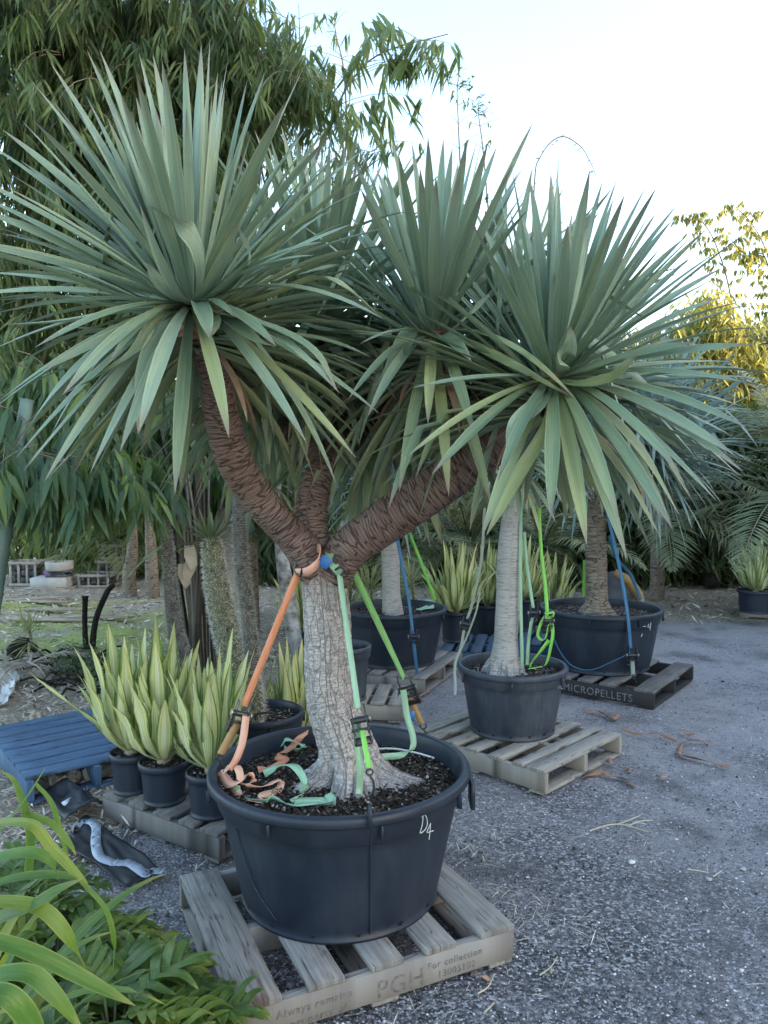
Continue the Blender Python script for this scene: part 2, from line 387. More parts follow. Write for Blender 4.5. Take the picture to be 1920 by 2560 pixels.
def wood_mat(name, a, b_, dark, stain=None):
    m, t, b = mat(name, .8, .25); n = NB(t); v, x = n.lf()
    off = n.N('ShaderNodeCombineXYZ'); n.L(n.math('MULTIPLY', x[2], 13.7), off.inputs[2]); n.L(x[0], off.inputs[0]); n.L(x[1], off.inputs[1])
    q = n.scale(off.outputs[0], (2.2, 42, 1)); g = n.noise(q, 1.6, 6, .6)
    h2 = n.noise(n.scale(off.outputs[0], (5, 9, 1)), 1.2, 4)
    c = n.mix(n.rng(g, .3, .7, 0, 1), a, b_); c = n.mix(n.rng(h2, .5, .75, 0, .55), c, dark)
    kn = n.rng(n.vor(n.scale(off.outputs[0], (5, 14, 1)), 1.0, 'F1', 0), .0, .10, .8, 0); c = n.mix(kn, c, dark)
    cr = n.rng(n.math('ABSOLUTE', n.math('SUBTRACT', n.noise(n.scale(off.outputs[0], (1.3, 26, 1)), 1.0, 2), .5)), 0, .012, .75, 0); c = n.mix(cr, c, tuple(z*.4 for z in dark))
    if stain:
        stf = n.rng(n.noise(n.scale(off.outputs[0], (3, 11, 1)), 1.0, 3), .56, .62, 0, .75); c = n.mix(stf, c, stain)
    n.L(c, b.inputs['Base Color']); n.bump(n.math('ADD', g, n.math('MULTIPLY', cr, -1.2)), .5, .003, b)
    return m
M['wood'] = wood_mat('weathered_pallet_wood', (.34, .315, .29), (.20, .185, .17), (.085, .072, .062))
M['wood_st'] = wood_mat('stained_pallet_wood', (.33, .305, .28), (.19, .175, .16), (.08, .065, .055), (.085, .048, .038))
M['wood_warm'] = wood_mat('pale_pallet_wood', (.42, .38, .33), (.26, .235, .205), (.11, .095, .085))
M['wood_dark'] = wood_mat('dark_pallet_wood', (.21, .195, .185), (.13, .12, .112), (.05, .044, .04))
M['wood_black'] = wood_mat('blackened_pallet_wood', (.05, .048, .05), (.028, .028, .03), (.015, .014, .014))
M['wood_blue'] = wood_mat('blue_painted_wood', (.10, .17, .27), (.045, .09, .17), (.06, .075, .10))
M['wood_blue2'] = wood_mat('worn_blue_wood', (.09, .13, .19), (.05, .08, .13), (.05, .05, .06))
def strap_mat(name, c1, c2):
    m, t, b = mat(name, .55, .35); n = NB(t); v, x = n.lf()
    wv = n.noise(n.scale(v, (6, 900, 1)), 1, 1); wear = n.noise(n.scale(v, (1.5, 9, 3)), 1, 4)
    c = n.mix(n.rng(wear, .35, .7, 0, 1), c1, c2); n.L(c, b.inputs['Base Color'])
    sh = n.math('SINE', n.math('MULTIPLY', x[1], 1400.0)); n.bump(n.math('ADD', sh, n.math('MULTIPLY', n.math('ABSOLUTE', x[0]), 1.0)), .2, .001, b)
    return m
M['s_orange'] = strap_mat('orange_webbing', (.62, .20, .09), (.66, .36, .24))
M['s_pink'] = strap_mat('faded_orange_webbing', (.66, .33, .24), (.70, .46, .38))
M['s_tan'] = strap_mat('tan_webbing', (.42, .26, .12), (.50, .33, .17))
M['s_green'] = strap_mat('pale_green_webbing', (.24, .44, .28), (.40, .57, .43))
M['s_lime'] = strap_mat('lime_webbing', (.16, .52, .07), (.30, .60, .16))
M['s_leaf'] = strap_mat('leaf_green_webbing', (.16, .40, .12), (.28, .50, .22))
M['s_blue'] = strap_mat('blue_webbing', (.035, .13, .25), (.08, .20, .32))
M['s_grey'] = strap_mat('grey_green_webbing', (.22, .27, .23), (.30, .34, .30))
M['tag_blue'] = simple('blue_label', (.02, .12, .38), (.03, .15, .42), 5, .5)
M['white'] = simple('white_mark', (.62, .63, .62), (.75, .75, .74), 40, .7)
M['chalk'] = simple('chalk_line', (.50, .53, .54), (.62, .64, .65), 60, .8)
M['ink'] = simple('faded_ink', (.09, .08, .078), (.24, .22, .20), 55, .9)
M['stencil'] = simple('faded_stencil_paint', (.26, .27, .29), (.09, .09, .10), 45, .9)
M['concrete'] = simple('concrete', (.34, .34, .33), (.46, .46, .45), 6, .85, .3, .3)
M['sheetblack'] = simple('black_weed_mat', (.014, .016, .020), (.03, .032, .038), 3, .55, .4, .15, .006)
M['sheetwhite'] = simple('white_plastic_film', (.24, .28, .36), (.36, .40, .47), 12, .35, .6, .4, .006)
M['char'] = simple('charred_wood', (.010, .009, .009), (.04, .036, .034), 35, .9, .2, 1.0, .01)
M['cane'] = simple('black_bamboo_cane', (.012, .012, .012), (.035, .032, .028), 6, .3, .5, stretch=(1, 1, .2))
M['cane_g'] = simple('waxy_green_cane', (.05, .10, .095), (.13, .20, .18), 4, .45, .4, stretch=(1, 1, .3))
M['cane_olive'] = simple('olive_cane', (.09, .11, .05), (.16, .17, .08), 5, .5, .4)
M['twig'] = simple('thin_twig', (.12, .10, .08), (.26, .21, .16), 5, .7, .3)
M['sheath'] = simple('papery_sheath', (.40, .34, .26), (.27, .22, .16), 9, .8, .3, .4)
M['spiny'] = simple('spiny_stem_skin', (.06, .058, .035), (.22, .21, .12), 28, .75, .3, .8, .006)
M['spiny_d'] = simple('dark_spiny_stem_skin', (.05, .047, .04), (.17, .16, .135), 30, .75, .3, .8, .006)
M['spine'] = simple('pale_thorn', (.40, .40, .36), (.62, .62, .57), 12, .6)
M['spine_d'] = simple('grey_thorn', (.24, .24, .22), (.36, .36, .33), 12, .6)
M['mottle'] = simple('mottled_white_bark', (.10, .095, .09), (.46, .46, .45), 16, .8, .3, .5)
M['rustbark'] = simple('peeling_orange_bark', (.24, .10, .06), (.42, .26, .17), 9, .7, .3, .4)
M['deadleaf'] = simple('dead_leaf', (.16, .09, .06), (.30, .21, .14), 7, .85, .2)
M['straw'] = simple('dry_straw', (.44, .38, .26), (.60, .55, .42), 9, .8)
M['grey_cloth'] = simple('grey_geotextile', (.06, .065, .075), (.11, .115, .13), 6, .9, .2, .4)
M['orange_cloth'] = simple('orange_wrap', (.45, .24, .07), (.5, .34, .16), 6, .8)
M['rock'] = simple('dark_stone_block', (.06, .064, .075), (.16, .165, .185), 10, .85, .3, 1.0, .03)
M['purple'] = simple('purple_petal', (.30, .16, .42), (.42, .25, .55), 20, .6)

# ------------------------------------------------------------------ ground
def mulch_zone(x, y):
    """>0 mulch, <0 gravel"""
    xb = np.interp(y, [0, 2.2, 3.3, 4.2, 5.2, 7, 9.5, 12], [-1.9, -1.6, -1.45, -1.05, -.95, -.9, 0.0, 3])
    a = xb - x; b_ = (y - 9.4 - .25*np.sin(x*1.3))
    return np.maximum(a, b_)
def build_ground():
    def axis(lim, fine, st, gr):
        v = list(np.arange(0, fine, st)); s_ = st
        while v[-1] < lim: s_ *= gr; v.append(v[-1]+s_)
        return v
    xr = axis(70, 4.5, .045, 1.09); xs = np.array(sorted(set([-a for a in xr]+xr)))
    yr = axis(110, 9.5, .045, 1.09); ys = np.array(sorted([-a for a in axis(30, .5, .3, 1.2)][1:]+list(yr)))
    X, Y = np.meshgrid(xs, ys); Z = np.zeros_like(X)
    for i in range(X.shape[0]):
        for j in range(X.shape[1]):
            x, y = X[i, j], Y[i, j]
            if y > 22 or abs(x) > 22 or y < -2: continue
            Z[i, j] = .014*noise.noise(Vector((x*1.3, y*1.3, 0))) + .006*noise.noise(Vector((x*6, y*6, 3)))
    mz = mulch_zone(X, Y); Z += np.clip(mz, 0, 1)*.02*0 - .006
    Z += np.where((mz > .3), .02*np.sin(X*2.1+Y)*np.sin(Y*1.7), 0)
    A = np.stack([X, Y, mz], -1)
    ny, nx = X.shape; i = np.arange(ny-1)[:, None]*nx; j = np.arange(nx-1)[None]
    Fq = np.stack([i+j, i+j+1, i+nx+j+1, i+nx+j], -1).reshape(-1, 4)
    m, t, b = mat('ground_gravel_and_mulch', .9, .2); n = NB(t); v, x = n.lf(); pos = n.gen()
    # gravel
    c1 = n.vor(pos, 95, 'F1', 1); s1 = n.N('ShaderNodeSeparateColor'); n.L(c1, s1.inputs[0])
    d1 = n.vor(pos, 95, 'F1', 0)
    grav = n.ramp(s1.outputs[0], [(0, (.035, .033, .038)), (.4, (.12, .115, .12)), (.75, (.28, .27, .28)), (.93, (.52, .49, .52)), (1, (.72, .70, .71))])
    big = n.noise(pos, .9, 5, .6)
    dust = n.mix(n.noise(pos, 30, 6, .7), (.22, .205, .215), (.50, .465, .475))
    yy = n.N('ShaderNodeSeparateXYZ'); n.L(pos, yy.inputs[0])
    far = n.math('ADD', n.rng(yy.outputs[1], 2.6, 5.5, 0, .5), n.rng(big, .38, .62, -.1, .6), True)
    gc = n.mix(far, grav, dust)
    gc = n.mix(n.rng(n.noise(pos, 1.7, 5, .65), .5, .66, 0, .6), gc, (.075, .068, .072))
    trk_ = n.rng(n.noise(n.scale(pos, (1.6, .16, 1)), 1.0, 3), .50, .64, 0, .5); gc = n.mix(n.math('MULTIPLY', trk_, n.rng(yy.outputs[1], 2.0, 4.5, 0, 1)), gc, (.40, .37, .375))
    # mulch
    fl = n.noise(n.scale(pos, (1, 1, 1)), 34, 6, .75)
    mul = n.ramp(fl, [(.26, (.08, .065, .05)), (.40, (.24, .195, .15)), (.54, (.42, .36, .285)), (.70, (.58, .51, .42))])
    moss = n.math('MULTIPLY', n.rng(n.noise(pos, .8, 4), .40, .54, 0, 1), n.rng(yy.outputs[0], -2.4, -1.6, 1, 0))
    moss = n.math('MULTIPLY', moss, n.rng(yy.outputs[1], 6.6, 7.4, 0, 1)); moss = n.math('MULTIPLY', moss, n.rng(yy.outputs[1], 10.2, 11.2, 1, 0))
    mossc = n.mix(n.noise(pos, 25, 5, .7), (.20, .24, .06), (.46, .52, .15)); mul = n.mix(n.math('MULTIPLY', moss, .9), mul, mossc)
    zz = n.math('ADD', x[2], n.math('MULTIPLY', n.math('SUBTRACT', n.noise(pos, 2.6, 5, .65), .5), 1.1))
    zz = n.rng(zz, -.12, .14, 0, 1)
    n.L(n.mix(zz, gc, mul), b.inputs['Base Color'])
    hgt = n.math('ADD', n.math('MULTIPLY', d1, -.8), n.math('MULTIPLY', n.noise(pos, 55, 5, .7), 1.4)); n.bump(hgt, .9, .012, b)
    mb = MB(); mb.add(np.stack([X, Y, Z], -1).reshape(-1, 3), Fq, A.reshape(-1, 3))
    o = mb.build('ground', m); tag(o, None, None, kind='structure'); o['label'] = 'dark gravel yard with bark mulch at its edges'
build_ground()

def in_any(x, y, rects):
    k = np.zeros(len(x), bool)
    for (cx, cy, r) in rects: k |= (x-cx)**2+(y-cy)**2 < r*r
    return k
# loose gravel stones, densest near the camera
def scatter_stones():
    n = 60000
    Y = 1.35/np.maximum(R.rand(n)*(1-1.35/8.5)+1.35/8.5, .01); X = (R.rand(n)*1.12-.56)*(Y+.3)
    mz = mulch_zone(X, Y); keep = mz+R.randn(n)*.15 < 0; X, Y = X[keep], Y[keep]; n = len(X)
    r = (.0022+.0045*R.rand(n)**2.2)*np.where(R.rand(n) < .02, 1.9, 1)*np.clip(.75+Y*.06, 0.8, 1.4)
    base = np.array([(1,0,0),(0,1,0),(-1,0,0),(0,-1,0),(0,0,1),(0,0,-1)], float)
    Fo = np.array([(0,1,4),(1,2,4),(2,3,4),(3,0,4),(1,0,5),(2,1,5),(3,2,5),(0,3,5)])
    V = base[None]*(r[:, None, None])*(0.6+.8*R.rand(n, 6, 1)); V[..., 2] *= .7
    a = R.rand(n)*6.28; ca, sa = np.cos(a)[:, None], np.sin(a)[:, None]
    V = np.stack([V[..., 0]*ca-V[..., 1]*sa, V[..., 0]*sa+V[..., 1]*ca, V[..., 2]], -1)
    V += R.randn(n, 6, 3)*r[:, None, None]*.15
    zg = np.zeros(n)
    V += np.stack([X, Y, zg+r*.25], -1)[:, None]
    A = np.zeros((n, 6, 3)); A[..., 2] = (R.rand(n)**1.25)[:, None]
    mb = MB(); mb.add(V.reshape(-1, 3), ((np.arange(n)*6)[:, None, None]+Fo[None]).reshape(-1, 3), A.reshape(-1, 3))
    o = mb.build('gravel', M['stone'], smooth=False); tag(o, 'loose blue grey gravel stones over the yard', 'gravel', kind='stuff')
scatter_stones()
def chips(mb, X, Y, L, Wd, z=.006, tilt=.25, rnd=None):
    n = len(X); a = R.rand(n)*6.283; D = np.stack([np.cos(a), np.sin(a), R.randn(n)*tilt], -1)
    N = np.stack([R.randn(n)*.3, R.randn(n)*.3, np.ones(n)], -1)
    zz = z+R.rand(n)*.012+np.abs(D[:, 2])*L*.4
    lens(mb, np.stack([X, Y, zz], -1), D, N, L, Wd, R.rand(n) if rnd is None else rnd, .12)
def scatter_mulch():
    mb = MB(); n = 60000
    Y = 2.6/np.maximum(R.rand(n)*(1-2.6/16)+2.6/16, .01); X = (R.rand(n)*1.2-.62)*(Y+.3)
    keep = mulch_zone(X, Y)+R.randn(n)*.12 > 0; X, Y = X[keep], Y[keep]; n = len(X)
    s_ = np.clip(Y/6, .7, 1.6)
    chips(mb, X, Y, (.035+.10*R.rand(n)**1.5)*s_, (.005+.014*R.rand(n)**1.5)*s_, .004)
    o = mb.build('mulch', M['chips']); tag(o, 'pale bark mulch and leaf litter beside the gravel', 'mulch', kind='stuff')
    mb = MB(); n = 1500
    Y = 1.6/np.maximum(R.rand(n)*(1-1.6/9)+1.6/9, .01); X = (R.rand(n)*1.12-.56)*(Y+.2)
    cl = noise_mask(X, Y); keep = (mulch_zone(X, Y) < 0) & (R.rand(n) < cl); X, Y = X[keep], Y[keep]; n = len(X)
    chips(mb, X, Y, .02+.09*R.rand(n)**2, .0018+.002*R.rand(n), .006, .12, .55+.45*R.rand(n))
    # heaps of straw beside the pallets
    for (px, py, k, r) in ((1345, 2310, 60, .12), (760, 0, 0, 0), (690, 2070, 60, .2), (1290, 2240, 25, .10), (640, 2150, 40, .18), (1180, 2120, 40, .12)):
        if not k: continue
        c = G(px, py); chips(mb, c.x+R.randn(k)*r, c.y+R.randn(k)*r*.8, .03+.09*R.rand(k), .002+.002*R.rand(k), .008, .2, .6+.4*R.rand(k))
    o = mb.build('straw_litter', M['chips']); tag(o, 'thin dry stalks and straw strewn over the dark gravel', 'litter', kind='stuff')
def noise_mask(X, Y):
    return np.array([max(0, min(1, .25+1.6*noise.noise(Vector((x*1.6, y*1.6, 5))))) for x, y in zip(X, Y)])
scatter_mulch()

# ------------------------------------------------------------------ pallets
def pallet(label, corner, ang, LX, LY, boards, wood, hgt=.14, wood2=None, group='wooden pallets', nb=3, z0=0, skirt=True, last_stain=None, name='pallet'):
    """corner = front-left ground corner; LX runs along ang (bearers run this way), boards run at ang+90deg, length LY.
       boards: list of (start, width) along LX"""
    c = Vector((corner[0], corner[1], z0)); ux = Vector((math.cos(ang), math.sin(ang), 0)); uy = Vector((-ux.y, ux.x, 0)); uz = Vector((0, 0, 1))
    t = thing(name, label, 'pallet', c, group)
    th = .019; bt = .018
    for k, (s_, w_) in enumerate(boards):
        mb = MB(); r = random.random(); j = random.uniform(-.004, .004)
        cc = c+ux*(s_+w_/2)+uy*(LY/2+j)+uz*(hgt-th/2+.0015*(k % 2))
        box(mb, cc, uy*(LY/2), ux*(w_/2), uz*(th/2), .002, r, 8, .004)
        o = mb.build('deck_board', (last_stain if (last_stain and k == 0) else wood), t)
    for k in range(nb):
        mb = MB(); y = .019+(LY-.038)*k/(nb-1)
        box(mb, c+ux*(LX/2)+uy*y+uz*((hgt-th+bt)/2+.0005), ux*(LX/2+.003), uy*.019, uz*((hgt-th-bt)/2-.001), .002, random.random(), 6, .002)
        mb.build('bearer', wood2 or wood, t)
    for k in range(3):
        mb = MB(); x = .05+(LX-.10)*k/2
        box(mb, c+ux*x+uy*(LY/2)+uz*(bt/2+.001), uy*(LY/2-.002), ux*.048, uz*(bt/2-.001), .002, random.random(), 3, .002)
        mb.build('base_board', wood2 or wood, t)
    return t, c, ux, uy
def text_mesh(body, size, origin, xd, up, m, parent, name='lettering', track=1.0, ext=.0006, sx=1.0):
    cu = bpy.data.curves.new('t', 'FONT'); cu.body = body; cu.size = size; cu.extrude = ext; cu.space_character = track; cu.resolution_u = 3
    o = bpy.data.objects.new('t', cu); COL.objects.link(o); bpy.context.view_layer.update()
    me = bpy.data.meshes.new_from_object(o.evaluated_get(bpy.context.evaluated_depsgraph_get()))
    bpy.data.objects.remove(o); bpy.data.curves.remove(cu)
    xd = Vector(xd).normalized(); up = Vector(up).normalized(); nz = xd.cross(up)
    for v in me.vertices: p = v.co.copy(); v.co = Vector(origin)+xd*p.x*sx+up*p.y+nz*p.z-Vector(parent.location)
    me.materials.clear(); me.materials.append(m); me.name = name
    q = bpy.data.objects.new(name, me); COL.objects.link(q); q.parent = parent; return q

# front pallet
a0 = math.atan2(.435, .913)
fl = G(585, 2524, .14); fl.z = 0
p1, c1, ux1, uy1 = pallet('grey weathered wooden pallet with brown stains and faded lettering under the largest pot', (fl.x, fl.y), a0, 1.01, .86,
    [(-.005, .155), (.235, .125), (.455, .115), (.655, .12), (.875, .14)], M['wood'], last_stain=M['wood_st'])
for o_, q_ in ((('Always remains', .036), (.13, .078)), (('the property of', .036), (.11, .036)), (('PGH', .085), (.47, .040)), (('For collection', .034), (.66, .082)), (('13005102', .034), (.70, .044))):
    text_mesh(o_[0], o_[1], c1+ux1*q_[0]-uy1*.0012+Vector((0, 0, q_[1]-.01)), ux1, (0, 0, 1), M['ink'], p1, 'lettering', 1.12)
# middle pallet (boards run away to the right)
nr = G(1361, 1929, .14); rt = G(1549, 1836, .14)
bd = (rt-nr); bd.z = 0; LYm = bd.length; bd.normalize()
a1 = math.atan2(bd.y, bd.x)-math.pi/2; uxm = Vector((math.cos(a1), math.sin(a1), 0))
cm = nr-uxm*1.0
pallet('pale dry wooden pallet of close boards under the plain medium pot with the silver trunk', (cm.x, cm.y), a1, 1.0, LYm+.03,
       [(0, .10), (.15, .085), (.30, .09), (.455, .085), (.62, .10), (.79, .075), (.885, .115)], M['wood_warm'], nb=3)
# far right pallet with stencilled letters
nr = G(1634, 1730, .14); rt = G(1706, 1666, .14); bd = rt-nr; bd.z = 0; bd.normalize(); a2 = math.atan2(bd.y, bd.x)-math.pi/2-.06
uxf = Vector((math.cos(a2), math.sin(a2), 0)); cf = nr-uxf*1.08
p3, c3, ux3, uy3 = pallet('dark wooden pallet stencilled MICROPELLETS under the big pot with blue straps', (cf.x, cf.y), a2, 1.08, 1.05,
       [(0, .10), (.16, .10), (.32, .10), (.48, .12), (.66, .13), (.93, .15)], M['wood_dark'], wood2=M['wood_black'])
text_mesh('MICROPELLETS', .085, c3+ux3*.36-uy3*.0012+Vector((0, 0, .034)), ux3, (0, 0, 1), M['stencil'], p3, 'stencil_lettering', 1.12, sx=.9)
# back left pallet
nr = G(1059, 1697, .14); rt = G(1154, 1632, .14); bd = rt-nr; bd.z = 0; bd.normalize(); a3 = math.atan2(bd.y, bd.x)-math.pi/2
ux_ = Vector((math.cos(a3), math.sin(a3), 0)); cb = nr-ux_*.9
pallet('grey wooden pallet under the wide round pot with the blue strap behind the main trunk', (cb.x, cb.y), a3, .9, 1.0,
       [(0, .1), (.14, .1), (.28, .1), (.42, .1), (.56, .1), (.68, .1), (.80, .1)], M['wood'])
# dark pallet with the three variegated plants
nr = G(546, 2086, .14); lf_ = G(257, 1985, .14); d_ = nr-lf_; d_.z = 0; LXd = d_.length; a4 = math.atan2(d_.y, d_.x)
pallet('dark damp wooden pallet carrying three small pots of yellow striped plants', (lf_.x, lf_.y), a4, LXd, .85,
       [(0, .11), (.19, .11), (.37, .12), (.55, .1), (.69, .11)], M['wood_dark'])
# blue pallet
Nn = G(66, 1947, .15); ab_ = math.radians(38)
ubx = Vector((math.cos(ab_-math.pi/2), math.sin(ab_-math.pi/2), 0))
cbp = Nn-ubx*1.05
pallet('blue painted wooden pallet of close boards lying on the mulch', (cbp.x, cbp.y), ab_-math.pi/2, 1.05, .74,
       [(.0+.132*k, .108) for k in range(8)], M['wood_blue'], hgt=.15)
# small pallet behind the main trunk, and blue ones at the back
sp_c = G(935, 1810)
pallet('short wooden pallet under the small pot just behind the main trunk', (G(790, 1800).x, G(790, 1800).y), math.radians(-8), .62, .5, [(0, .1), (.13, .1), (.26, .1), (.39, .1), (.52, .1)], M['wood_warm'])
for (px, py, an, lb) in ((1100, 1662, -12, 'worn blue pallet behind the wide round pot under one striped plant'), (1215, 1640, -18, 'worn blue pallet at the back behind the silver trunk')):
    q = G(px, py); pallet(lb, (q.x, q.y), math.radians(an), .8, .8, [(.0+.14*k, .1) for k in range(6)], M['wood_blue2'], wood2=M['wood_blue'])
q = G(1852, 1545); pallet('wooden pallet at the right edge under the striped plant by the mulch', (q.x, q.y), math.radians(-22), 1.0, .9, [(.0+.15*k, .11) for k in range(7)], M['wood_warm'])

# ------------------------------------------------------------------ pots
def pot(label, cx, cy, z0, Rt, Rb, h, m, soil_drop=.07, seg=96, lugs=8, group='black plastic plant pots', ribs=False, soilchips=0, lip=.03, steps=True, name='plant_pot', nohole=False, oval=0.0, handles=False):
    t = thing(name, label, 'plant pot', (cx, cy, z0), group)
    def rf(a, z): return 1+oval*np.cos(2*(a-.3))*np.clip(z/h, 0, 1)**2+.004*np.sin(3*a+1)
    mb = MB(); band = h*.24
    rt_ = Rt-lip*.75
    def rad(z): return Rb+(rt_-Rb)*(z/h)**.92
    prof = [(.001, .004), (Rb*.97, .0), (Rb+.006, .002), (Rb+.007, .012), (Rb, .016)]
    for k in range(1, 12): z = .016+(h-band-.016)*k/11; prof.append((rad(z), z))
    if steps: prof += [(rad(h-band)+.006, h-band+.006), (rad(h-band)+.012, h-band+.012)]
    o_ = .012 if steps else 0
    prof += [(rt_*.995+o_, h-.04), (rt_+o_, h-.03)]
    inner = [(rt_-.006, h-.03), (rad(h-band)-.01, h-band), (rad(h*.5)-.012, h*.5)]
    f2 = rf
    if ribs:
        f2 = lambda a, z: rf(a, z)+.012*np.clip(np.sin(a*16), 0, .5)*((z < h-band-.01) & (z > .05))
    lathe(mb, prof, (cx, cy, z0), seg, rfun=f2)
    body = mb.build('body', m, t)
    mb = MB()
    lathe(mb, [(rt_+o_*.9, h-.034), (Rt-.004, h-.036), (Rt, h-.030), (Rt, h-.008), (Rt-.006, h), (Rt-lip+.004, h), (Rt-lip, h-.006), (Rt-lip-.004, h-.04), (rad(h-band)-.004, h-band), (rad(h*.5)-.006, h*.5)], (cx, cy, z0), seg, rfun=rf)
    mb.build('rim', m, t)
    for k in range(lugs):
        a = .35+k*2*math.pi/lugs; ca, sa = math.cos(a), math.sin(a); k_ = float(rf(np.array(a), np.array(h)))
        mb = MB(); rr = (rt_+o_)*k_
        box(mb, (cx+ca*(rr+.008), cy+sa*(rr+.008), z0+h-.06), (0, 0, .026), (ca*.010, sa*.010, 0), (-sa*.0035, ca*.0035, 0), .001)
        mb.build('lug', m, t)
    if not nohole:
        for k in range(6):
            a = -2.6+k*.42; mb = MB(); rr = (Rb+.0035)
            c_ = np.array((cx+rr*math.cos(a), cy+rr*math.sin(a), z0+.033)); d = np.array((math.cos(a), math.sin(a), 0))
            tube(mb, [c_-d*.01, c_+d*.0025], .011, 12); mb.build('drain_hole', M['char'], t)
    # soil
    zs = h-soil_drop; rs = rad(zs)-.008
    nr_ = 26; rr = np.linspace(0.001, rs, nr_); a = np.arange(seg)*2*math.pi/seg
    Xs = cx+rr[:, None]*np.cos(a); Ys = cy+rr[:, None]*np.sin(a)
    k_ = rf(a, h)[None]; Xs = cx+rr[:, None]*k_*np.cos(a); Ys = cy+rr[:, None]*k_*np.sin(a)
    Zs = np.array([[z0+zs+.012*noise.noise(Vector((x*7, y*7, z0)))+.004*noise.noise(Vector((x*40, y*40, 1))) for x, y in zip(r1, r2)] for r1, r2 in zip(Xs, Ys)])
    mb = MB(); i = np.arange(nr_-1)[:, None]*seg; j = np.arange(seg)[None]; kk = (j+1) % seg
    mb.add(np.stack([Xs, Ys, Zs], -1).reshape(-1, 3), np.stack([i+j, i+seg+j, i+seg+kk, i+kk], -1).reshape(-1, 4)[:, ::-1])
    so_ = mb.build('soil', M['soil'], t)
    if soilchips:
        n = soilchips; r = np.sqrt(R.rand(n))*rs*.97; a = R.rand(n)*6.28
        mb = MB(); X = cx+r*np.cos(a); Y = cy+r*np.sin(a)
        chips(mb, X, Y, .008+.018*R.rand(n)**2, .005+.009*R.rand(n), z0+zs-.002, .5, R.rand(n)**1.4)
        o = mb.build('bark_chips', M['soilchips'], t); o['kind'] = 'stuff'
    return t
PX, PY, PZ = -.172, 2.90, .142
potA = pot('largest black pot in front, marked D4 in white on its side', PX, PY, PZ, .495, .372, .485, M['pot'], .075, 128, 8, soilchips=9000, lip=.034, oval=.02)
def pot_pt(px, py, cx, cy, z0, Rt, Rb, h, off=.014, lip=.03):
    """point on the pot wall seen at pixel: iterate"""
    Y = cy-Rb
    for _ in range(30):
        p = W(px, py, Y); z = min(max((p.z-z0)/h, 0), 1); r = Rb+(Rt-lip*.75-Rb)*z**.92+off
        dx = p.x-cx; dx = max(-r*.98, min(r*.98, dx)); Yn = cy-math.sqrt(r*r-dx*dx); Y = .5*Y+.5*Yn
    return W(px, py, Y)
def scribble(pts, cxyz, parent, name, rad=.0016, m=None):
    for st in pts:
        P = [pot_pt(x, y, *cxyz) for x, y in st]
        yield P
pa = (PX, PY, PZ, .495, .372, .485, .006)
mb = MB()
def z1(x, y): return (500+x*.422, 1700+y*.422)
D = [[z1(1322, 812), z1(1316, 860), z1(1303, 908)], [z1(1312, 815), z1(1330, 798), z1(1345, 825), z1(1345, 860), z1(1330, 890), z1(1308, 908)],
     [z1(1366, 848), z1(1352, 880), z1(1344, 903), z1(1365, 898), z1(1382, 893)], [z1(1366, 850), z1(1362, 900), z1(1357, 945)]]
for st in D:
    P = smooth_path([pot_pt(x, y, *pa) for x, y in st], 16); tube(mb, P, .0018, 6)
o = mb.build('chalk_marking', M['chalk'], potA)
mb = MB(); box(mb, pot_pt(*z1(232, 810), *pa), (0.002, 0, .017), (.006, -.002, 0), (.0006, .0012, 0), .0005); mb.build('white_sticker', M['white'], potA)
# vertical moulding seam on the front pot
mb = MB(); P = [pot_pt(x, y, PX, PY, PZ, .495, .372, .485, .004) for x, y in (z1(1015, 880), z1(1014, 980), z1(1013, 1100), z1(1012, 1230), (926, 2300), (925, 2335))]
tube(mb, smooth_path(P, 20), .0028, 8); mb.build('seam', M['pot'], potA)
mb = MB(); P = [pot_pt(x, y, PX, PY, PZ, .495, .372, .485, .004) for x, y in (z1(215, 880), z1(260, 1050), z1(330, 1240), (690, 2300))]
tube(mb, smooth_path(P, 20), .0022, 8); mb.build('seam', M['pot'], potA)
mb = MB(); q_ = pot_pt(*z1(1008, 805), PX, PY, PZ, .495, .372, .485, .022); box(mb, q_, (0, 0, .036), (.002, -.016, 0), (.005, 0, 0), .001); mb.build('lug', M['pot'], potA)
mb = MB(); q_ = Vector((PX+.505, PY-.06, PZ+.40)); box(mb, q_, (0, 0, .05), (0, .05, 0), (.008, 0, 0), .002); mb.build('side_handle', M['pot'], potA)

cmx = W(1281, 1660, 4.78)
potB = pot('plain scuffed grey black pot of medium size on the pale pallet', cmx.x, 4.78, .142, .348, .262, .415, M['pot2'], .06, 96, 6, soilchips=900, lip=.028)
mb = MB()
for st in ([(1398, 1703), (1397, 1712), (1396, 1722)], [(1397, 1703), (1403, 1706), (1403, 1712), (1399, 1716)], [(1404, 1712), (1402, 1720), (1406, 1722)]):
    tube(mb, smooth_path([pot_pt(x, y, cmx.x, 4.78, .142, .348, .262, .415, .008) for x, y in st], 8), .0018, 5)
mb.build('chalk_marking', M['chalk'], potB)
pcx = W(1501, 1520, 6.45)
potC = pot('big black ribbed pot under the thick ringed trunk on the right', pcx.x, 6.45, .142, .512, .40, .50, M['pot'], .06, 128, 8, ribs=True, soilchips=900, lip=.035)
mb = MB()
for st in ([(1622, 1560), (1619, 1568), (1626, 1567)], [(1627, 1556), (1625, 1575)], [(1608, 1566), (1614, 1566)], [(1606, 1584), (1603, 1592)]):
    tube(mb, smooth_path([pot_pt(x, y, pcx.x, 6.45, .142, .512, .40, .50, .012) for x, y in st], 6), .003, 5)
mb.build('chalk_marking', M['chalk'], potC)
pdx = W(985, 1522, 6.6)
potD = pot('wide black pot behind the main trunk with a slim ringed trunk in it', pdx.x, 6.6, .142, .46, .35, .47, M['pot'], .06, 96, 8, soilchips=800)
pex = W(858, 1608, 5.45)
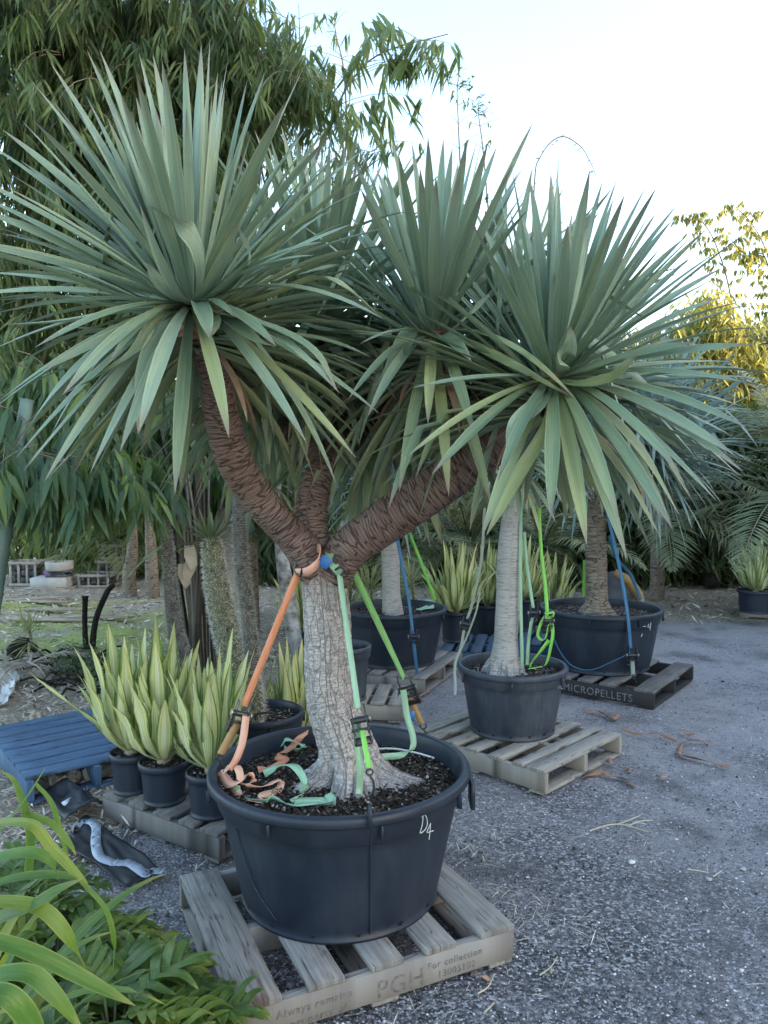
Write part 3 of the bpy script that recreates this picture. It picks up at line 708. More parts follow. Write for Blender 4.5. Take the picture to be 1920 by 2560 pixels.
potE = pot('small black pot with a wire handle half hidden behind the main trunk', pex.x, 5.45, .142, .205, .16, .39, M['pot2'], .05, 64, 0, soilchips=300, lip=.02)
pfx = W(655, 1780, 4.25)
potF = pot('black pot behind the orange strap with a spiny pale trunk', pfx.x, 4.25, 0, .235, .19, .42, M['pot'], .05, 64, 4, soilchips=500, lip=.022)
# bail handle on pot F rim
mb = MB(); a_, b_ = W(640, 1800, 4.03), W(682, 1795, 4.03)
tube(mb, smooth_path([a_, a_+Vector((0, 0, .03)), b_+Vector((0, 0, .03)), b_], 12), .006, 8); mb.build('handle', M['steel_black'], potF)

small = [(329, 1889, 3.82, .112, .085, .205, 'left small black pot on the dark pallet beside the blue pallet'), (410, 1905, 3.70, .125, .095, .205, 'middle small black pot of three on the dark pallet'), (530, 1928, 3.56, .125, .098, .21, 'small black pot tight against the left side of the largest pot')]
SP = []
for px, py, Y, rt_, rb_, h_, lb in small:
    x = W(px, py, Y).x; SP.append((x, Y, .142+h_))
    pot(lb, x, Y, .142, rt_, rb_, h_, M['pot'], .02, 64, 0, soilchips=250, lip=.014, steps=False, nohole=True)
back = [(1140, 1548, 7.4, .16, .125, .30, .14, 'small black pot on a blue pallet right of the wide round pot'), (1218, 1512, 8.2, .22, .18, .38, .0, 'black pot holding two stems left of the silver trunk'),
        (1305, 1518, 8.0, .17, .14, .33, .14, 'small ribbed black pot seen between the silver trunk and green strap'), (1378, 1510, 8.3, .17, .14, .33, .0, 'small black pot behind the lime green strap'),
        (1890, 1487, 9.0, .21, .175, .27, .14, 'black pot on the pallet at the right edge'), (505, 1655, 5.3, .10, .08, .2, 0, 'tiny dark blue pot among the black bamboo canes'),
        (760, 1560, 7.2, .16, .13, .3, 0, 'black pot hidden behind the left side of the main trunk'), (447, 1935, 4.15, .11, .09, .2, 0.0, 'small shaded pot standing behind the dark pallet')]
BP = []
for px, py, Y, rt_, rb_, h_, zz, lb in back:
    p = W(px, py, Y); z0_ = max(zz, 0) + .002; BP.append((p.x, Y, z0_+h_))
    pot(lb, p.x, Y, z0_, rt_, rb_, h_, M['pot'], .03, 48, 0, soilchips=0, lip=.018, steps=False, nohole=True)

# ------------------------------------------------------------------ striped (variegated) rosettes
def gold(i): return i*2.39996
def furcraea(label, base, n, L, Wd, seed, spread=42, lean=(0, 0), name='striped_plant', parts=True):
    rs = random.Random(seed)
    t = thing(name, label, 'plant', base, 'yellow striped potted plants')
    mb = MB(); b = Vector(base)+Vector((0, 0, .035))
    for i in range(n):
        f = i/n; th = math.radians(4+spread*f**.8)*rs.uniform(.75, 1.25); ph = gold(i)+rs.uniform(-.4, .4)
        l = L*(1-.22*f)*rs.uniform(.72, 1.12); rd = Vector((math.cos(ph), math.sin(ph), 0)); up = Vector((lean[0], lean[1], 1)).normalized()
        p = b+rd*(.018+.02*f)+Vector((0, 0, .03*(1-f))); P = [p]; m_ = 12
        for k in range(m_):
            s_ = k/m_; e = th*(1.5-1.1*min(1, s_*2.2)+.65*max(0, s_-.5)*2)
            d = (up*math.cos(e)+rd*math.sin(e)).normalized(); p = p+d*(l/m_); P.append(p)
        blade(mb, P, Wd*rs.uniform(.8, 1.1)*(1-.15*f), -rd+Vector((0, 0, .15)), WP_FURC, .42, rs.random(), .35, rs.uniform(-.5, .5))
    if seed % 3 == 0:   # one long outlier
        rd = Vector((-.9, -.3, 0)); P = [b+rd*.03+Vector((0, 0, .02))]
        for k in range(12): P.append(P[-1]+(rd*(.75)+Vector((0, 0, .65))).normalized()*(L*.085))
        blade(mb, P, Wd*.6, Vector((.3, 0, 1)), WP_FURC, .4, .4, .3)
    mb.build('leaves', M['furc'], t)
    mb = MB(); tube(mb, [Vector(base)-Vector((0, 0, .02)), Vector(base)+Vector((0, 0, .03)), Vector(base)+Vector((0, 0, .07))], [.03, .036, .028], 14, lambda s_, a: 1+.15*np.sin(s_*400+a*3)); 
    mb.build('stem', M['sheath'], t)
    return t
FL = [('striped plant in the left small pot of the dark pallet, leaning left', 30, .60, .088, 3), ('fullest striped plant, in the middle small pot of the dark pallet', 34, .62, .094, 5), ('upright striped plant against the left side of the largest pot', 26, .58, .084, 7)]
for (x, y, z), (lb, n_, L_, W_, sd_) in zip(SP, FL): furcraea(lb, (x, y, z-.02), n_, L_, W_, sd_)
protoF = furcraea('broad striped plant in the small pot right of the wide round pot', (BP[0][0], BP[0][1], BP[0][2]-.03), 52, .66, .078, 11, 58)
for (bi, lb, rz, sc) in ((1, 'striped plant with two stems left of the silver trunk', 1.0, .95), (2, 'striped plant seen between the silver trunk and the green straps', 2.1, .95), (3, 'striped plant behind the lime green strap', 3.4, .9), (6, 'striped plant peeping out at the left of the main trunk', 4.4, .95)):
    copy_tree(protoF, (BP[bi][0], BP[bi][1], BP[bi][2]-.03), lb, rz, sc)
furcraea('striped plant in the pot at the right edge, one leaf stretching left', (BP[4][0], BP[4][1], BP[4][2]-.03), 55, .62, .062, 12, 55)
for (px, py, Y, lb, rz, sc) in ((620, 1800, 4.7, 'tall striped plant right of the spiny trunk pot', .6, .85), (735, 1790, 4.75, 'tall striped plant pressed against the left side of the main trunk', 2.6, .9), (500, 1760, 4.6, 'pale striped plant in front of the spiny trunks', 1.9, .8), (845, 1480, 8.6, 'narrow striped plant directly right of the main trunk top', 5.0, .95)):
    q = W(px, py, Y); copy_tree(protoF, (q.x, Y, .03), lb, rz, sc)

# ------------------------------------------------------------------ dragon trees
def sword(mb, P0, d0, L, Wd, sag, up, rnd, seg=12, curl=0, kink=None, prof=WP_SWORD, fold=.55, rs=random):
    p = Vector(P0); d = Vector(d0).normalized(); P = [p.copy()]
    for k in range(seg):
        t = (k+1)/seg; d = d+Vector((0, 0, -1))*sag*(t**1.2)*2.0/seg
        if kink and abs(t-kink) < .5/seg: d = d+Vector((rs.uniform(-.5, .5), rs.uniform(-.5, .5), -1.5))
        if curl: d = d+up*curl/seg
        d.normalize(); p = p+d*(L/seg); P.append(p.copy())
    blade(mb, P, Wd, up, prof, fold, rnd, twist=rs.uniform(-.5, .5))
def rosette(mb, c, axis, n, L, Wd, seed, th0=6, th1=125, sag=.5, stem=.10, sector=None, rbase=.02):
    rs = random.Random(seed); ax = Vector(axis).normalized(); e1 = ax.orthogonal().normalized(); e2 = ax.cross(e1)
    for i in range(n):
        f = i/n; th = math.radians(th0+(th1-th0)*f**.85+rs.uniform(-11, 11)); ph = gold(i)+rs.uniform(-.35, .35)
        rd = e1*math.cos(ph)+e2*math.sin(ph); d = ax*math.cos(th)+rd*math.sin(th)
        if sector and not sector(d): continue
        l = L*rs.uniform(.72, 1.12)*(1-.1*f) * (0.75 if f < .06 else 1)
        hz = math.sqrt(max(0, 1-d.z*d.z)); sg = sag*(.15+hz)*rs.uniform(.5, 1.3)*(.4+1.0*f)
        up = (ax*math.sin(th)-rd*math.cos(th)); up = up if th < math.pi*.75 else up
        sword(mb, Vector(c)-ax*(stem*f)+rd*rbase, d, l, Wd*rs.uniform(.8, 1.1), sg, up, min(1, max(0, .15+.6*f+rs.uniform(-.25, .25))),
              kink=(rs.uniform(.3, .8) if rs.random() < .09 else None), rs=rs)
def traced(mb, c, tips, L, Wd, seed, young=.3):
    """leaves from a head to chosen tips: (px, py, sgn, bow) ; real length L decides how far towards/away from the camera the tip lies"""
    rs = random.Random(seed); c = Vector(c); Yc = c.y
    for q in tips:
        tx, ty, sg, bow = q[:4]; l = L*(q[4] if len(q) > 4 else 1); wd = Wd*(q[5] if len(q) > 5 else 1)
        lo, hi = 0.0, l*1.0; best = None
        for _ in range(24):
            m_ = (lo+hi)/2; dist = (W(tx, ty, Yc+sg*m_)-c).length
            if dist < l: lo = m_
            else: hi = m_
        T = W(tx, ty, Yc+sg*(lo+hi)/2)
        d = T-c; up = Vector((0, 0, 1)) if abs(d.normalized().z) < .8 else Vector((0, -1 if sg < 0 else 1, .2))*(-1 if d.z > 0 else 1)
        out = Vector((d.x, d.y, 0)); out = out.normalized() if out.length > .05 else Vector((0, -1, 0))
        mid = (c+T)/2+Vector((0, 0, 1))*bow*l - (out*.03*l if d.z > .5*l else Vector((0, 0, 0)))
        st = c+out*.022
        P = []
        for k in range(15):
            t = k/14; P.append(st*(1-t)**2+mid*2*t*(1-t)+T*t*t)
        view = (Vector((0, 0, H))-c).normalized()
        upv = (out*-.8+Vector((0, 0, .6))+view*.5) if d.z > 0 else (out*.5+Vector((0, 0, .8))+view*.35)
        blade(mb, P, wd*rs.uniform(.85, 1.1), upv, WP_SWORD, .6, min(1, max(0, (q[6] if len(q) > 6 else young)+rs.uniform(-.2, .25))), twist=rs.uniform(-.45, .45))

def path_leaf(mb, pts, Wd, rnd, up, tw=0):
    P = smooth_path([W(*p) for p in pts], 18); blade(mb, P, Wd, Vector(up), WP_SWORD, .6, rnd, twist=tw)
def tree_tube(pts, rads, n, seg, m, name, parent, ringd=.016, amp=.03, s0=0, seed=1):
    P = smooth_path(pts, n); rr = np.interp(np.linspace(0, 1, n+1), np.linspace(0, 1, len(rads)), rads)
    def rf(s_, a):
        s2 = s_+.006*np.sin(a*2+seed)+.004*np.sin(a*3+s_*20)
        saw = (s2/ringd) % 1.0
        return 1+amp*(saw-.5)+.035*np.sin(a*2+s_*6+seed)+.03*np.sin(a*3-s_*9+seed*2)
    mb = MB(); tube(mb, P, rr, seg, rf, True, s0); return mb.build(name, m, parent)

base = Vector((PX+.03, 2.93, PZ+.395)); FK = W(806, 1405, 2.93)
T1 = thing('dragon_tree', 'large branching dragon tree in the pot marked D4, with blue green sword leaves', 'tree', base, 'dragon trees in pots')
# trunk with flared, buttressed foot
P = smooth_path([base-Vector((0, 0, .03)), base+Vector((0, 0, .12)), W(828, 1750, 2.93), W(818, 1580, 2.93), W(808, 1450, 2.93), FK+Vector((0, 0, .015))], 220)
nP = len(P); tt = np.linspace(0, 1, nP); zz = P[:, 2]-base.z
rad = .093+.008*np.cos(tt*3)+np.where(tt > .88, (tt-.88)*.15, 0)
def rf_tr(s_, a):
    hh = s_-.03; fl = np.exp(-np.clip(hh, 0, None)/.07)
    butt = (np.abs(np.cos(a*3.5+.6))**1.3*.75+.25*np.clip(np.sin(a*5+1), 0, 1))
    r = 1+fl*(.05+1.35*butt)
    r = r+.03*np.sin(a*3+s_*4)+.022*np.sin(a*7+s_*11)+.02*np.sin(a*13+np.sin(s_*25)*1.2)+.012*np.sin(s_*150+a*2)
    return r
mb = MB(); tube(mb, P, rad, 120, rf_tr)
trk = mb.build('trunk', M['bark'], T1)
for (ax_, ay_, tx, ty, r0) in ((.19, -.04, .36, -.02, .062), (-.14, -.07, -.27, -.085, .052), (.06, -.16, .10, -.20, .035), (-.02, -.16, -.05, -.21, .034), (-.13, .08, -.2, .14, .03), (.1, .1, .2, .17, .03)):
    mb = MB(); b3 = base
    pp = smooth_path([b3+Vector((ax_*.25, ay_*.25, .13)), b3+Vector((ax_*.55, ay_*.55, .055)), b3+Vector((ax_, ay_, .012)), b3+Vector((tx, ty, -.03))], 40)
    tube(mb, pp, np.interp(np.linspace(0, 1, 41), [0, .4, 1], [r0*1.05, r0, r0*.45]), 32, lambda s_, a: 1+.14*np.sin(a*4+s_*9)+.07*np.sin(a*9-s_*14)+.03*np.sin(s_*120)); mb.build('root', M['bark'], T1)

C1 = W(480, 765, 2.42); C2 = W(1083, 835, 2.80); C3 = W(1385, 945, 2.55); C4 = W(800, 800, 3.4); C5 = W(640, 900, 3.25); C6 = W(960, 1010, 3.5)
br = lambda pts, rads, s=0, n=260, **k: tree_tube(pts, rads, n, 40, M['ring'], 'branch', T1, seed=s, **k)
bl = br([FK+Vector((-.015, -.01, -.04)), W(735, 1345, 2.88), W(650, 1250, 2.80), W(585, 1150, 2.72), W(553, 1040, 2.66), W(540, 930, 2.58), W(500, 830, 2.48), C1-Vector((0, 0, -.02))], [.075, .062, .062, .066, .064, .058, .05, .045], 1)
br([W(548, 985, 2.60), W(575, 930, 2.72), W(640, 935, 2.9), W(690, 925, 3.05), C5], [.045, .055, .055, .05, .045], 2, 120)
bm = br([FK+Vector((0, .02, -.05)), W(782, 1330, 2.98), W(778, 1260, 3.02), W(800, 1190, 3.06), W(830, 1150, 3.12)], [.07, .060, .062, .063, .060], 3, 150)
br([W(810, 1180, 3.08), W(790, 1130, 3.14), W(730, 1085, 3.2), W(680, 1050, 3.25), W(650, 1000, 3.28), C5-Vector((0, 0, .02))], [.05, .05, .05, .046, .044, .042], 4, 160)
br([W(825, 1165, 3.10), W(838, 1100, 3.2), W(860, 1030, 3.3), W(850, 950, 3.45), C4], [.052, .046, .042, .042, .04], 5, 150)
brt = br([FK+Vector((.03, -.01, -.05)), W(878, 1365, 2.9), W(985, 1290, 2.86), W(1095, 1215, 2.82), W(1190, 1145, 2.78), W(1275, 1075, 2.72), W(1340, 1010, 2.64), C3], [.08, .076, .082, .082, .078, .072, .06, .05], 6, 300)
br([W(1185, 1150, 2.82), W(1180, 1080, 2.84), W(1150, 1000, 2.86), W(1110, 910, 2.86), C2], [.06, .056, .05, .046, .042], 7, 150)
br([W(840, 1140, 3.12), W(880, 1090, 3.25), W(925, 1050, 3.4), C6], [.05, .045, .04, .04], 8, 120)

h1 = [ (217,124,1,.0),(249,124,1,.0),(124,153,1,.02),(81,205,1,.04),(124,240,-1,.05),(84,301,-1,.06),(6,324,1,.06),(347,130,1,0),(382,133,1,0),(405,148,-1,.0),(461,122,1,0),(503,110,1,0),(570,150,1,0),(665,174,1,0),
 (712,257,-1,.02),(772,312,1,.02),(833,330,-1,.05),(660,414,-1,.0,.75),(926,362,1,.04),(937,457,-1,.08),(793,529,1,.03,.75),(593,561,-1,-.12,.62),(807,605,-1,.1),(341,185,-1,0),(466,266,-1,.0,.8,.7),(300,230,-1,.02),(180,260,1,.02),
 (-60,340,1,.06),(-90,430,-1,.05),(-60,520,1,.05),(-110,600,-1,.06),(-60,680,1,.06),(-40,790,-1,.1),(-70,480,1,.03),(-90,740,1,.1),(-30,560,-1,.04),(20,470,-1,.05),(50,400,1,.03),
 (87,869,-1,.12),(38,820,1,.12),(107,927,-1,.05,.9,.8),(156,988,-1,.16),(38,1083,1,.1),(20,1124,1,.12,1.05),(38,1147,-1,.12,1.05),(58,1179,1,.1,1.05),(110,1205,-1,.14,1.05),(139,1190,1,.1),(226,1181,-1,.12),(220,1216,1,.1),(347,1083,-1,.16),(272,907,-1,.2,.75),
 (437,1236,-1,.12,1,1.1,.7),(451,1225,1,.1,1,1.1,.6),(573,1096,-1,.14,.95,1,.6),(524,846,-1,.25,.55,1.2,.5),(691,866,-1,.16,.75,1.1,.4),(848,982,-1,.18),(767,1108,-1,.14,1.05,1,.5),(891,1146,-1,.1,1.05,1,.7),(882,1177,1,.1,1.1),(949,1034,-1,.1,1.05,1,.5),(584,791,-1,.15,.6,.7),
 (365,655,-1,-.02,.45,1.15,.1),(350,510,-1,-.18,.8,1.1,.0),(801,606,1,.06),(787,638,-1,.1),(628,646,-1,-.06,.6),(856,736,1,.12),(958,797,-1,.2,1.05),(880,560,-1,.05),(1005,560,-1,.08,1.05),(900,660,1,.08),(10,930,1,.12),(0,1000,-1,.12),(-30,880,1,.12),(-40,1040,1,.12,1.05),(180,1080,1,.14),(300,1130,-1,.12),(650,960,1,.15) ]
h3 = [ (1177,553,-1,.02),(1168,492,1,0),(1377,431,1,0),(1394,443,1,0),(1475,422,-1,0),(1507,451,1,0),(1544,445,1,0),(1562,486,-1,0),(1617,463,1,0),(1643,466,-1,.02),(1695,509,1,.02),(1683,547,1,.02),(1750,570,-1,.03),(1712,593,1,.03),(1799,625,-1,.04),(1730,645,1,.03),(1808,668,1,.04),
 (1325,448,1,0),(1455,489,1,0),(1655,616,-1,.02),(1802,690,-1,.06),(1851,753,-1,.07),(1886,860,-1,.06),(1845,904,1,.06),(1793,947,1,.07),(1868,956,-1,.09),(1741,855,-1,.05,.8),(1857,1017,1,.1),(1868,1069,-1,.12),(1834,1092,1,.1),(1857,1179,-1,.14,1.05),(1700,1181,-1,.14),(1793,1254,-1,.14,1.05),(1666,1260,1,.12),(1654,1297,-1,.14),(1544,1297,1,.12),
 (1467,1363,-1,.1,1.0,1.1,.9),(1568,1398,-1,.12,1.1,1.05,.8),(1627,1374,1,.12,1.1),(1682,1324,-1,.14,1.08),(1377,1295,-1,.1,.95,1.1,.6),(1549,1304,-1,.14,1,1,.7),(1204,1343,-1,.12,1.05,1.1,.95),(1226,1300,1,.12,1,1,.5),(1243,1205,-1,.14,.9,1.1,.4),(1267,1141,-1,.14,.6,1.2,.1),(1079,1187,-1,.12,1.0,1,.5),(1113,1112,1,.12),(974,1100,1,.12,1.05),(1018,1141,-1,.1,1.05,.9,.7),(1029,970,-1,.06),(963,1040,1,.1),
 (1200,643,1,.02),(1426,814,-1,.0,.35,.9,.1),(1596,880,-1,.0,.7,1.15,.6),(1385,681,-1,0,.6,.9,.2),(1260,600,-1,.02),(1300,520,1,0),(1590,560,-1,.0),(1530,560,-1,0,.9),(1420,560,-1,0,.85),(1760,780,1,.04),(1780,1130,1,.1),(1740,1220,1,.12),(1600,1200,1,.12),(1500,1240,1,.1),(1840,1140,-1,.12),(1120,1030,1,.08),(1300,1230,1,.1) ]
h2 = [ (977,341,1,0),(995,382,-1,0),(1029,353,1,0),(1070,341,-1,0),(1109,347,1,0),(1131,367,1,0),(1168,347,-1,0),(1194,347,1,0),(1220,356,-1,0),(1243,364,1,0),(1281,411,-1,0),(1313,411,1,.02),(1304,419,1,.02),(1319,524,-1,.04),(1050,420,-1,0),(1090,440,-1,0),(1150,430,-1,0),(1210,470,-1,.02),(940,420,1,.02),(900,470,-1,.02),(870,560,1,.03),(1360,560,1,.04),(1400,640,1,.05),(850,680,-1,.05),
 (998,1231,-1,.12,.95,1,.7),(1122,1242,-1,.12,.95,1,.8),(1070,1060,-1,.14,.8,1,.7),(1186,1092,-1,.16,.85,1,.6),(1229,1265,-1,.12,1,1.1,.7),(1261,1257,1,.12,1),(1029,1260,1,.1),(940,1180,1,.12),(870,1000,-1,.14),(830,1110,1,.1),(1437,996,-1,.22,1.0,1.15,.6),(900,860,-1,.08),(1320,900,1,.08),(860,780,1,.06),(1160,1200,1,.1),(920,1040,-1,.14) ]
h4 = [ (703,312,1,0),(636,324,1,0),(738,315,-1,0),(657,330,1,0),(830,315,1,0),(897,312,-1,0),(926,362,1,0),(780,330,1,0),(860,360,-1,0),(960,400,1,0),(600,380,1,.02),(1000,520,1,.03),(680,420,-1,0),(760,430,-1,0),(850,450,-1,0),(920,520,-1,.02),(1010,620,-1,.05),(1000,700,1,.04),(600,480,1,.02),
 (750,1180,-1,.12),(800,1130,1,.12),(900,1120,-1,.12),(860,1200,1,.12),(990,1000,-1,.12),(950,900,-1,.1),(700,1100,1,.12),(640,980,-1,.1) ]
LW = .043
EXTRA = {21: [([(492, 752, 2.38), (500, 650, 2.22), (455, 560, 2.12), (352, 505, 2.05)], .062, .0, (-.5, -.6, .6)), ([(500, 748, 2.38), (585, 705, 2.2), (622, 640, 2.12), (592, 560, 2.08)], .055, .1, (-.6, -.6, .5)),
  ([(483, 755, 2.36), (430, 735, 2.24), (395, 700, 2.16), (368, 655, 2.1)], .066, .0, (0, -.6, .8)), ([(490, 790, 2.38), (520, 785, 2.26), (532, 810, 2.2), (524, 845, 2.18)], .062, .3, (.2, -.5, .9)),
  ([(505, 775, 2.4), (580, 800, 2.24), (640, 850, 2.14), (690, 866, 2.1)], .064, .45, (.1, -.3, 1)), ([(500, 780, 2.4), (640, 800, 2.2), (780, 870, 2.1), (846, 982, 2.08)], .060, .5, (.2, -.3, 1)),
  ([(495, 755, 2.45), (640, 745, 2.4), (790, 690, 2.35), (870, 720, 2.3), (960, 800, 2.3)], .062, .85, (0, -.2, 1)), ([(470, 770, 2.4), (400, 790, 2.25), (330, 880, 2.15), (158, 986, 2.1)], .058, .3, (0, -.3, 1)),
  ([(465, 775, 2.38), (400, 830, 2.2), (360, 930, 2.12), (345, 1085, 2.1)], .055, .35, (0, -.5, 1)), ([(470, 760, 2.5), (300, 745, 2.6), (120, 740, 2.7), (-40, 752, 2.75)], .05, .2, (0, -.3, 1)),
  ([(465, 765, 2.4), (330, 770, 2.25), (150, 800, 2.15), (0, 812, 2.1)], .05, .2, (0, -.3, 1)), ([(460, 770, 2.5), (320, 800, 2.6), (160, 900, 2.7), (-30, 1010, 2.75)], .05, .3, (0, -.3, 1)),
  ([(460, 770, 2.4), (300, 830, 2.3), (150, 960, 2.2), (30, 1130, 2.2)], .05, .4, (0, -.3, 1)), ([(460, 775, 2.5), (340, 850, 2.5), (220, 980, 2.5), (60, 1170, 2.5)], .05, .5, (0, -.3, 1)), ([(465, 780, 2.5), (380, 880, 2.5), (300, 1000, 2.5), (115, 1200, 2.5)], .05, .7, (0, -.3, 1)),
  ([(470, 780, 2.5), (400, 880, 2.6), (320, 1040, 2.65), (170, 1190, 2.7)], .05, .5, (0, -.3, 1)), ([(470, 760, 2.4), (350, 700, 2.5), (200, 700, 2.6), (-20, 770, 2.6)], .05, .1, (0, -.3, 1))],
 23: [([(1390, 950, 2.5), (1450, 955, 2.36), (1530, 940, 2.28), (1596, 880, 2.22)], .066, .85, (0, -.7, .7)), ([(1400, 930, 2.5), (1410, 900, 2.35), (1425, 860, 2.28), (1426, 814, 2.25)], .06, .1, (0, -1, .3)),
  ([(1375, 960, 2.5), (1340, 1010, 2.36), (1290, 1060, 2.28), (1268, 1140, 2.26)], .062, .2, (0, -.6, .8)), ([(1395, 960, 2.5), (1480, 1000, 2.4), (1600, 1120, 2.3), (1700, 1290, 2.3)], .05, .7, (0, -.4, 1)),
  ([(1400, 955, 2.5), (1520, 960, 2.45), (1680, 1040, 2.4), (1850, 1190, 2.4)], .05, .5, (0, -.4, 1)), ([(1395, 965, 2.5), (1450, 1040, 2.4), (1560, 1180, 2.35), (1650, 1340, 2.35)], .05, .8, (0, -.4, 1)), ([(1385, 960, 2.5), (1370, 1060, 2.42), (1300, 1180, 2.38), (1215, 1340, 2.36)], .052, .95, (0, -.5, 1))],
 25: [([(1100, 845, 2.75), (1160, 850, 2.6), (1300, 920, 2.45), (1437, 997, 2.4)], .07, .8, (0, -.4, 1)), ([(1090, 840, 2.75), (1110, 830, 2.6), (1160, 880, 2.5), (1180, 905, 2.48)], .07, .4, (0, -.4, 1)), ([(1060, 840, 2.75), (1030, 820, 2.6), (985, 900, 2.5), (930, 980, 2.5)], .065, .4, (0, -.4, 1)), ([(1050, 850, 2.76), (900, 830, 2.7), (800, 820, 2.85), (700, 780, 2.85)], .06, .3, (0, -.4, 1))]}
def crown(c, tips, axis, nfill, L, seed, th1=120, sag=.5, Wd=LW, m='dragon', back=True):
    t_ = T1; mb = MB(); traced(mb, c, tips, L, Wd, seed)
    for e_ in EXTRA.get(seed, []): path_leaf(mb, *e_)
    rosette(mb, c, axis, nfill, L*1.0, Wd, seed+1, 6, th1, sag, .13, (lambda d: (d.y > -.25 and d.z > -.25) or d.y > .2) if back else None)
    o = mb.build('crown', M[m], t_); rs = random.Random(seed); mb = MB()
    for k in range(7):
        a = rs.uniform(0, 6.28); sword(mb, c-Vector(axis).normalized()*.09, (math.cos(a), math.sin(a), -.5), L*rs.uniform(.35, .7), Wd*.6, 1.4, Vector((0, 0, 1)), rs.random(), rs=rs, curl=0)
    mb.build('dead_leaves', M['deadleaf'], o); return o
crown(C1, h1, (-.10, -.12, 1), 340, .735, 21)
crown(C3, h3, (.22, -.05, 1), 340, .70, 23)
crown(C2, h2, (.05, 0, 1), 320, .74, 25, 140, .6)
crown(C4, h4, (.02, .05, 1), 300, .82, 27, 140, .6, back=False)
crown(C5, [], (-.3, .3, 1), 170, .74, 29, 135, .6, back=False)
crown(C6, [], (.15, .3, .9), 170, .70, 31, 140, .7, back=False)
C7 = W(1245, 880, 3.35)
br([W(1190, 1150, 2.84), W(1230, 1080, 2.95), W(1260, 1000, 3.15), C7], [.055, .05, .045, .04], 9, 120)
crown(C7, [], (.1, .2, 1), 180, .78, 33, 125, .5, back=False)
# dead brown collars under the heads
for c, k in ((C1, 1), (C3, 2), (C2, 3)):
    mb = MB(); P = smooth_path([c-Vector((0, 0, .10)), c-Vector((0, 0, .03)), c+Vector((0, 0, .03))], 20); tube(mb, P, [.05]*21, 24, lambda s_, a: .8+.2*np.sin(s_*260+a*4)); mb.build('leaf_base', M['rustbark'], T1)

# other potted dragon trees
T2 = thing('dragon_tree', 'dragon tree with a smooth silver trunk in the medium pot', 'tree', (W(1262, 1640, 4.8).x, 4.8, .5), 'dragon trees in pots')
tree_tube([Vector((T2.location.x, 4.8, .45)), W(1265, 1600, 4.8), W(1270, 1500, 4.8), W(1273, 1400, 4.8), W(1283, 1250, 4.82), W(1292, 1150, 4.85)], [.115, .076, .076, .074, .062, .056], 200, 40, M['ring_pale'], 'trunk', T2, .02, .012)
mb = MB(); P = smooth_path([Vector((T2.location.x, 4.8, .47)), Vector((T2.location.x, 4.8, .53)), Vector((T2.location.x+.005, 4.8, .60))], 30)
tube(mb, P, np.linspace(.15, .082, 31), 60, lambda s_, a: 1+.10*np.sin(a*7+s_*30)+.06*np.sin(a*13)); mb.build('root_flare', M['bark'], T2)
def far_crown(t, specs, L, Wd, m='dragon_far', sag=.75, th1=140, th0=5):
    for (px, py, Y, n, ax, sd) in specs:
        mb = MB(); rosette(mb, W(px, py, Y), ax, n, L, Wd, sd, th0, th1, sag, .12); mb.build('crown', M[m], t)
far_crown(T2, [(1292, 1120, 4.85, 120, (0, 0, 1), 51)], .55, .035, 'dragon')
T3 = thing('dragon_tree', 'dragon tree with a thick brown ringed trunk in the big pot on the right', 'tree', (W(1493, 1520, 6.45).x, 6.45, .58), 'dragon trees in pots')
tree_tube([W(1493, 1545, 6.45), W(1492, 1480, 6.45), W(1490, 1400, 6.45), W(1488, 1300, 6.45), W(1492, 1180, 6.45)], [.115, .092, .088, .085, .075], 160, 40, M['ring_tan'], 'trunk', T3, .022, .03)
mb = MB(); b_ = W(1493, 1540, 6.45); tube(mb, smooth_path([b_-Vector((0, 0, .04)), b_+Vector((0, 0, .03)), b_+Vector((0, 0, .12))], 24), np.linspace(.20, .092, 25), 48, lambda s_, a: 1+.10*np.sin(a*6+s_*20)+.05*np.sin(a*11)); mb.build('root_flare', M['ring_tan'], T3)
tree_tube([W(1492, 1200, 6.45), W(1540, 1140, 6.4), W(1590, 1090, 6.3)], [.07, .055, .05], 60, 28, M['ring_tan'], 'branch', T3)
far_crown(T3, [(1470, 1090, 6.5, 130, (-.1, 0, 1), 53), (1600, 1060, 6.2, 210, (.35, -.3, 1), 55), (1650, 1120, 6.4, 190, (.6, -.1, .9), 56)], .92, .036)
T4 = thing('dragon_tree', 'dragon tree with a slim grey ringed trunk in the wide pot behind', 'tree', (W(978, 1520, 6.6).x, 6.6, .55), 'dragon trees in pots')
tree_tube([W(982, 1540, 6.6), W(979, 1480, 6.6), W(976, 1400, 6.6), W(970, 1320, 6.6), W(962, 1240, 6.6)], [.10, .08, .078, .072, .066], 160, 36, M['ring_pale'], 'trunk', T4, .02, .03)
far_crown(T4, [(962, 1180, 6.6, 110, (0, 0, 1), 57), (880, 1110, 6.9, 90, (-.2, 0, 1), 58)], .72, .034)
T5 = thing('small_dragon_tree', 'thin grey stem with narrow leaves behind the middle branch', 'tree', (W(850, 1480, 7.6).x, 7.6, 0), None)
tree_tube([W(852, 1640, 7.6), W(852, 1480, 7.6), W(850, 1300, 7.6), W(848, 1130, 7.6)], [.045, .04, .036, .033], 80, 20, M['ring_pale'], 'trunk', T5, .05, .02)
far_crown(T5, [(848, 1110, 7.6, 90, (0, 0, 1), 59)], .6, .025)

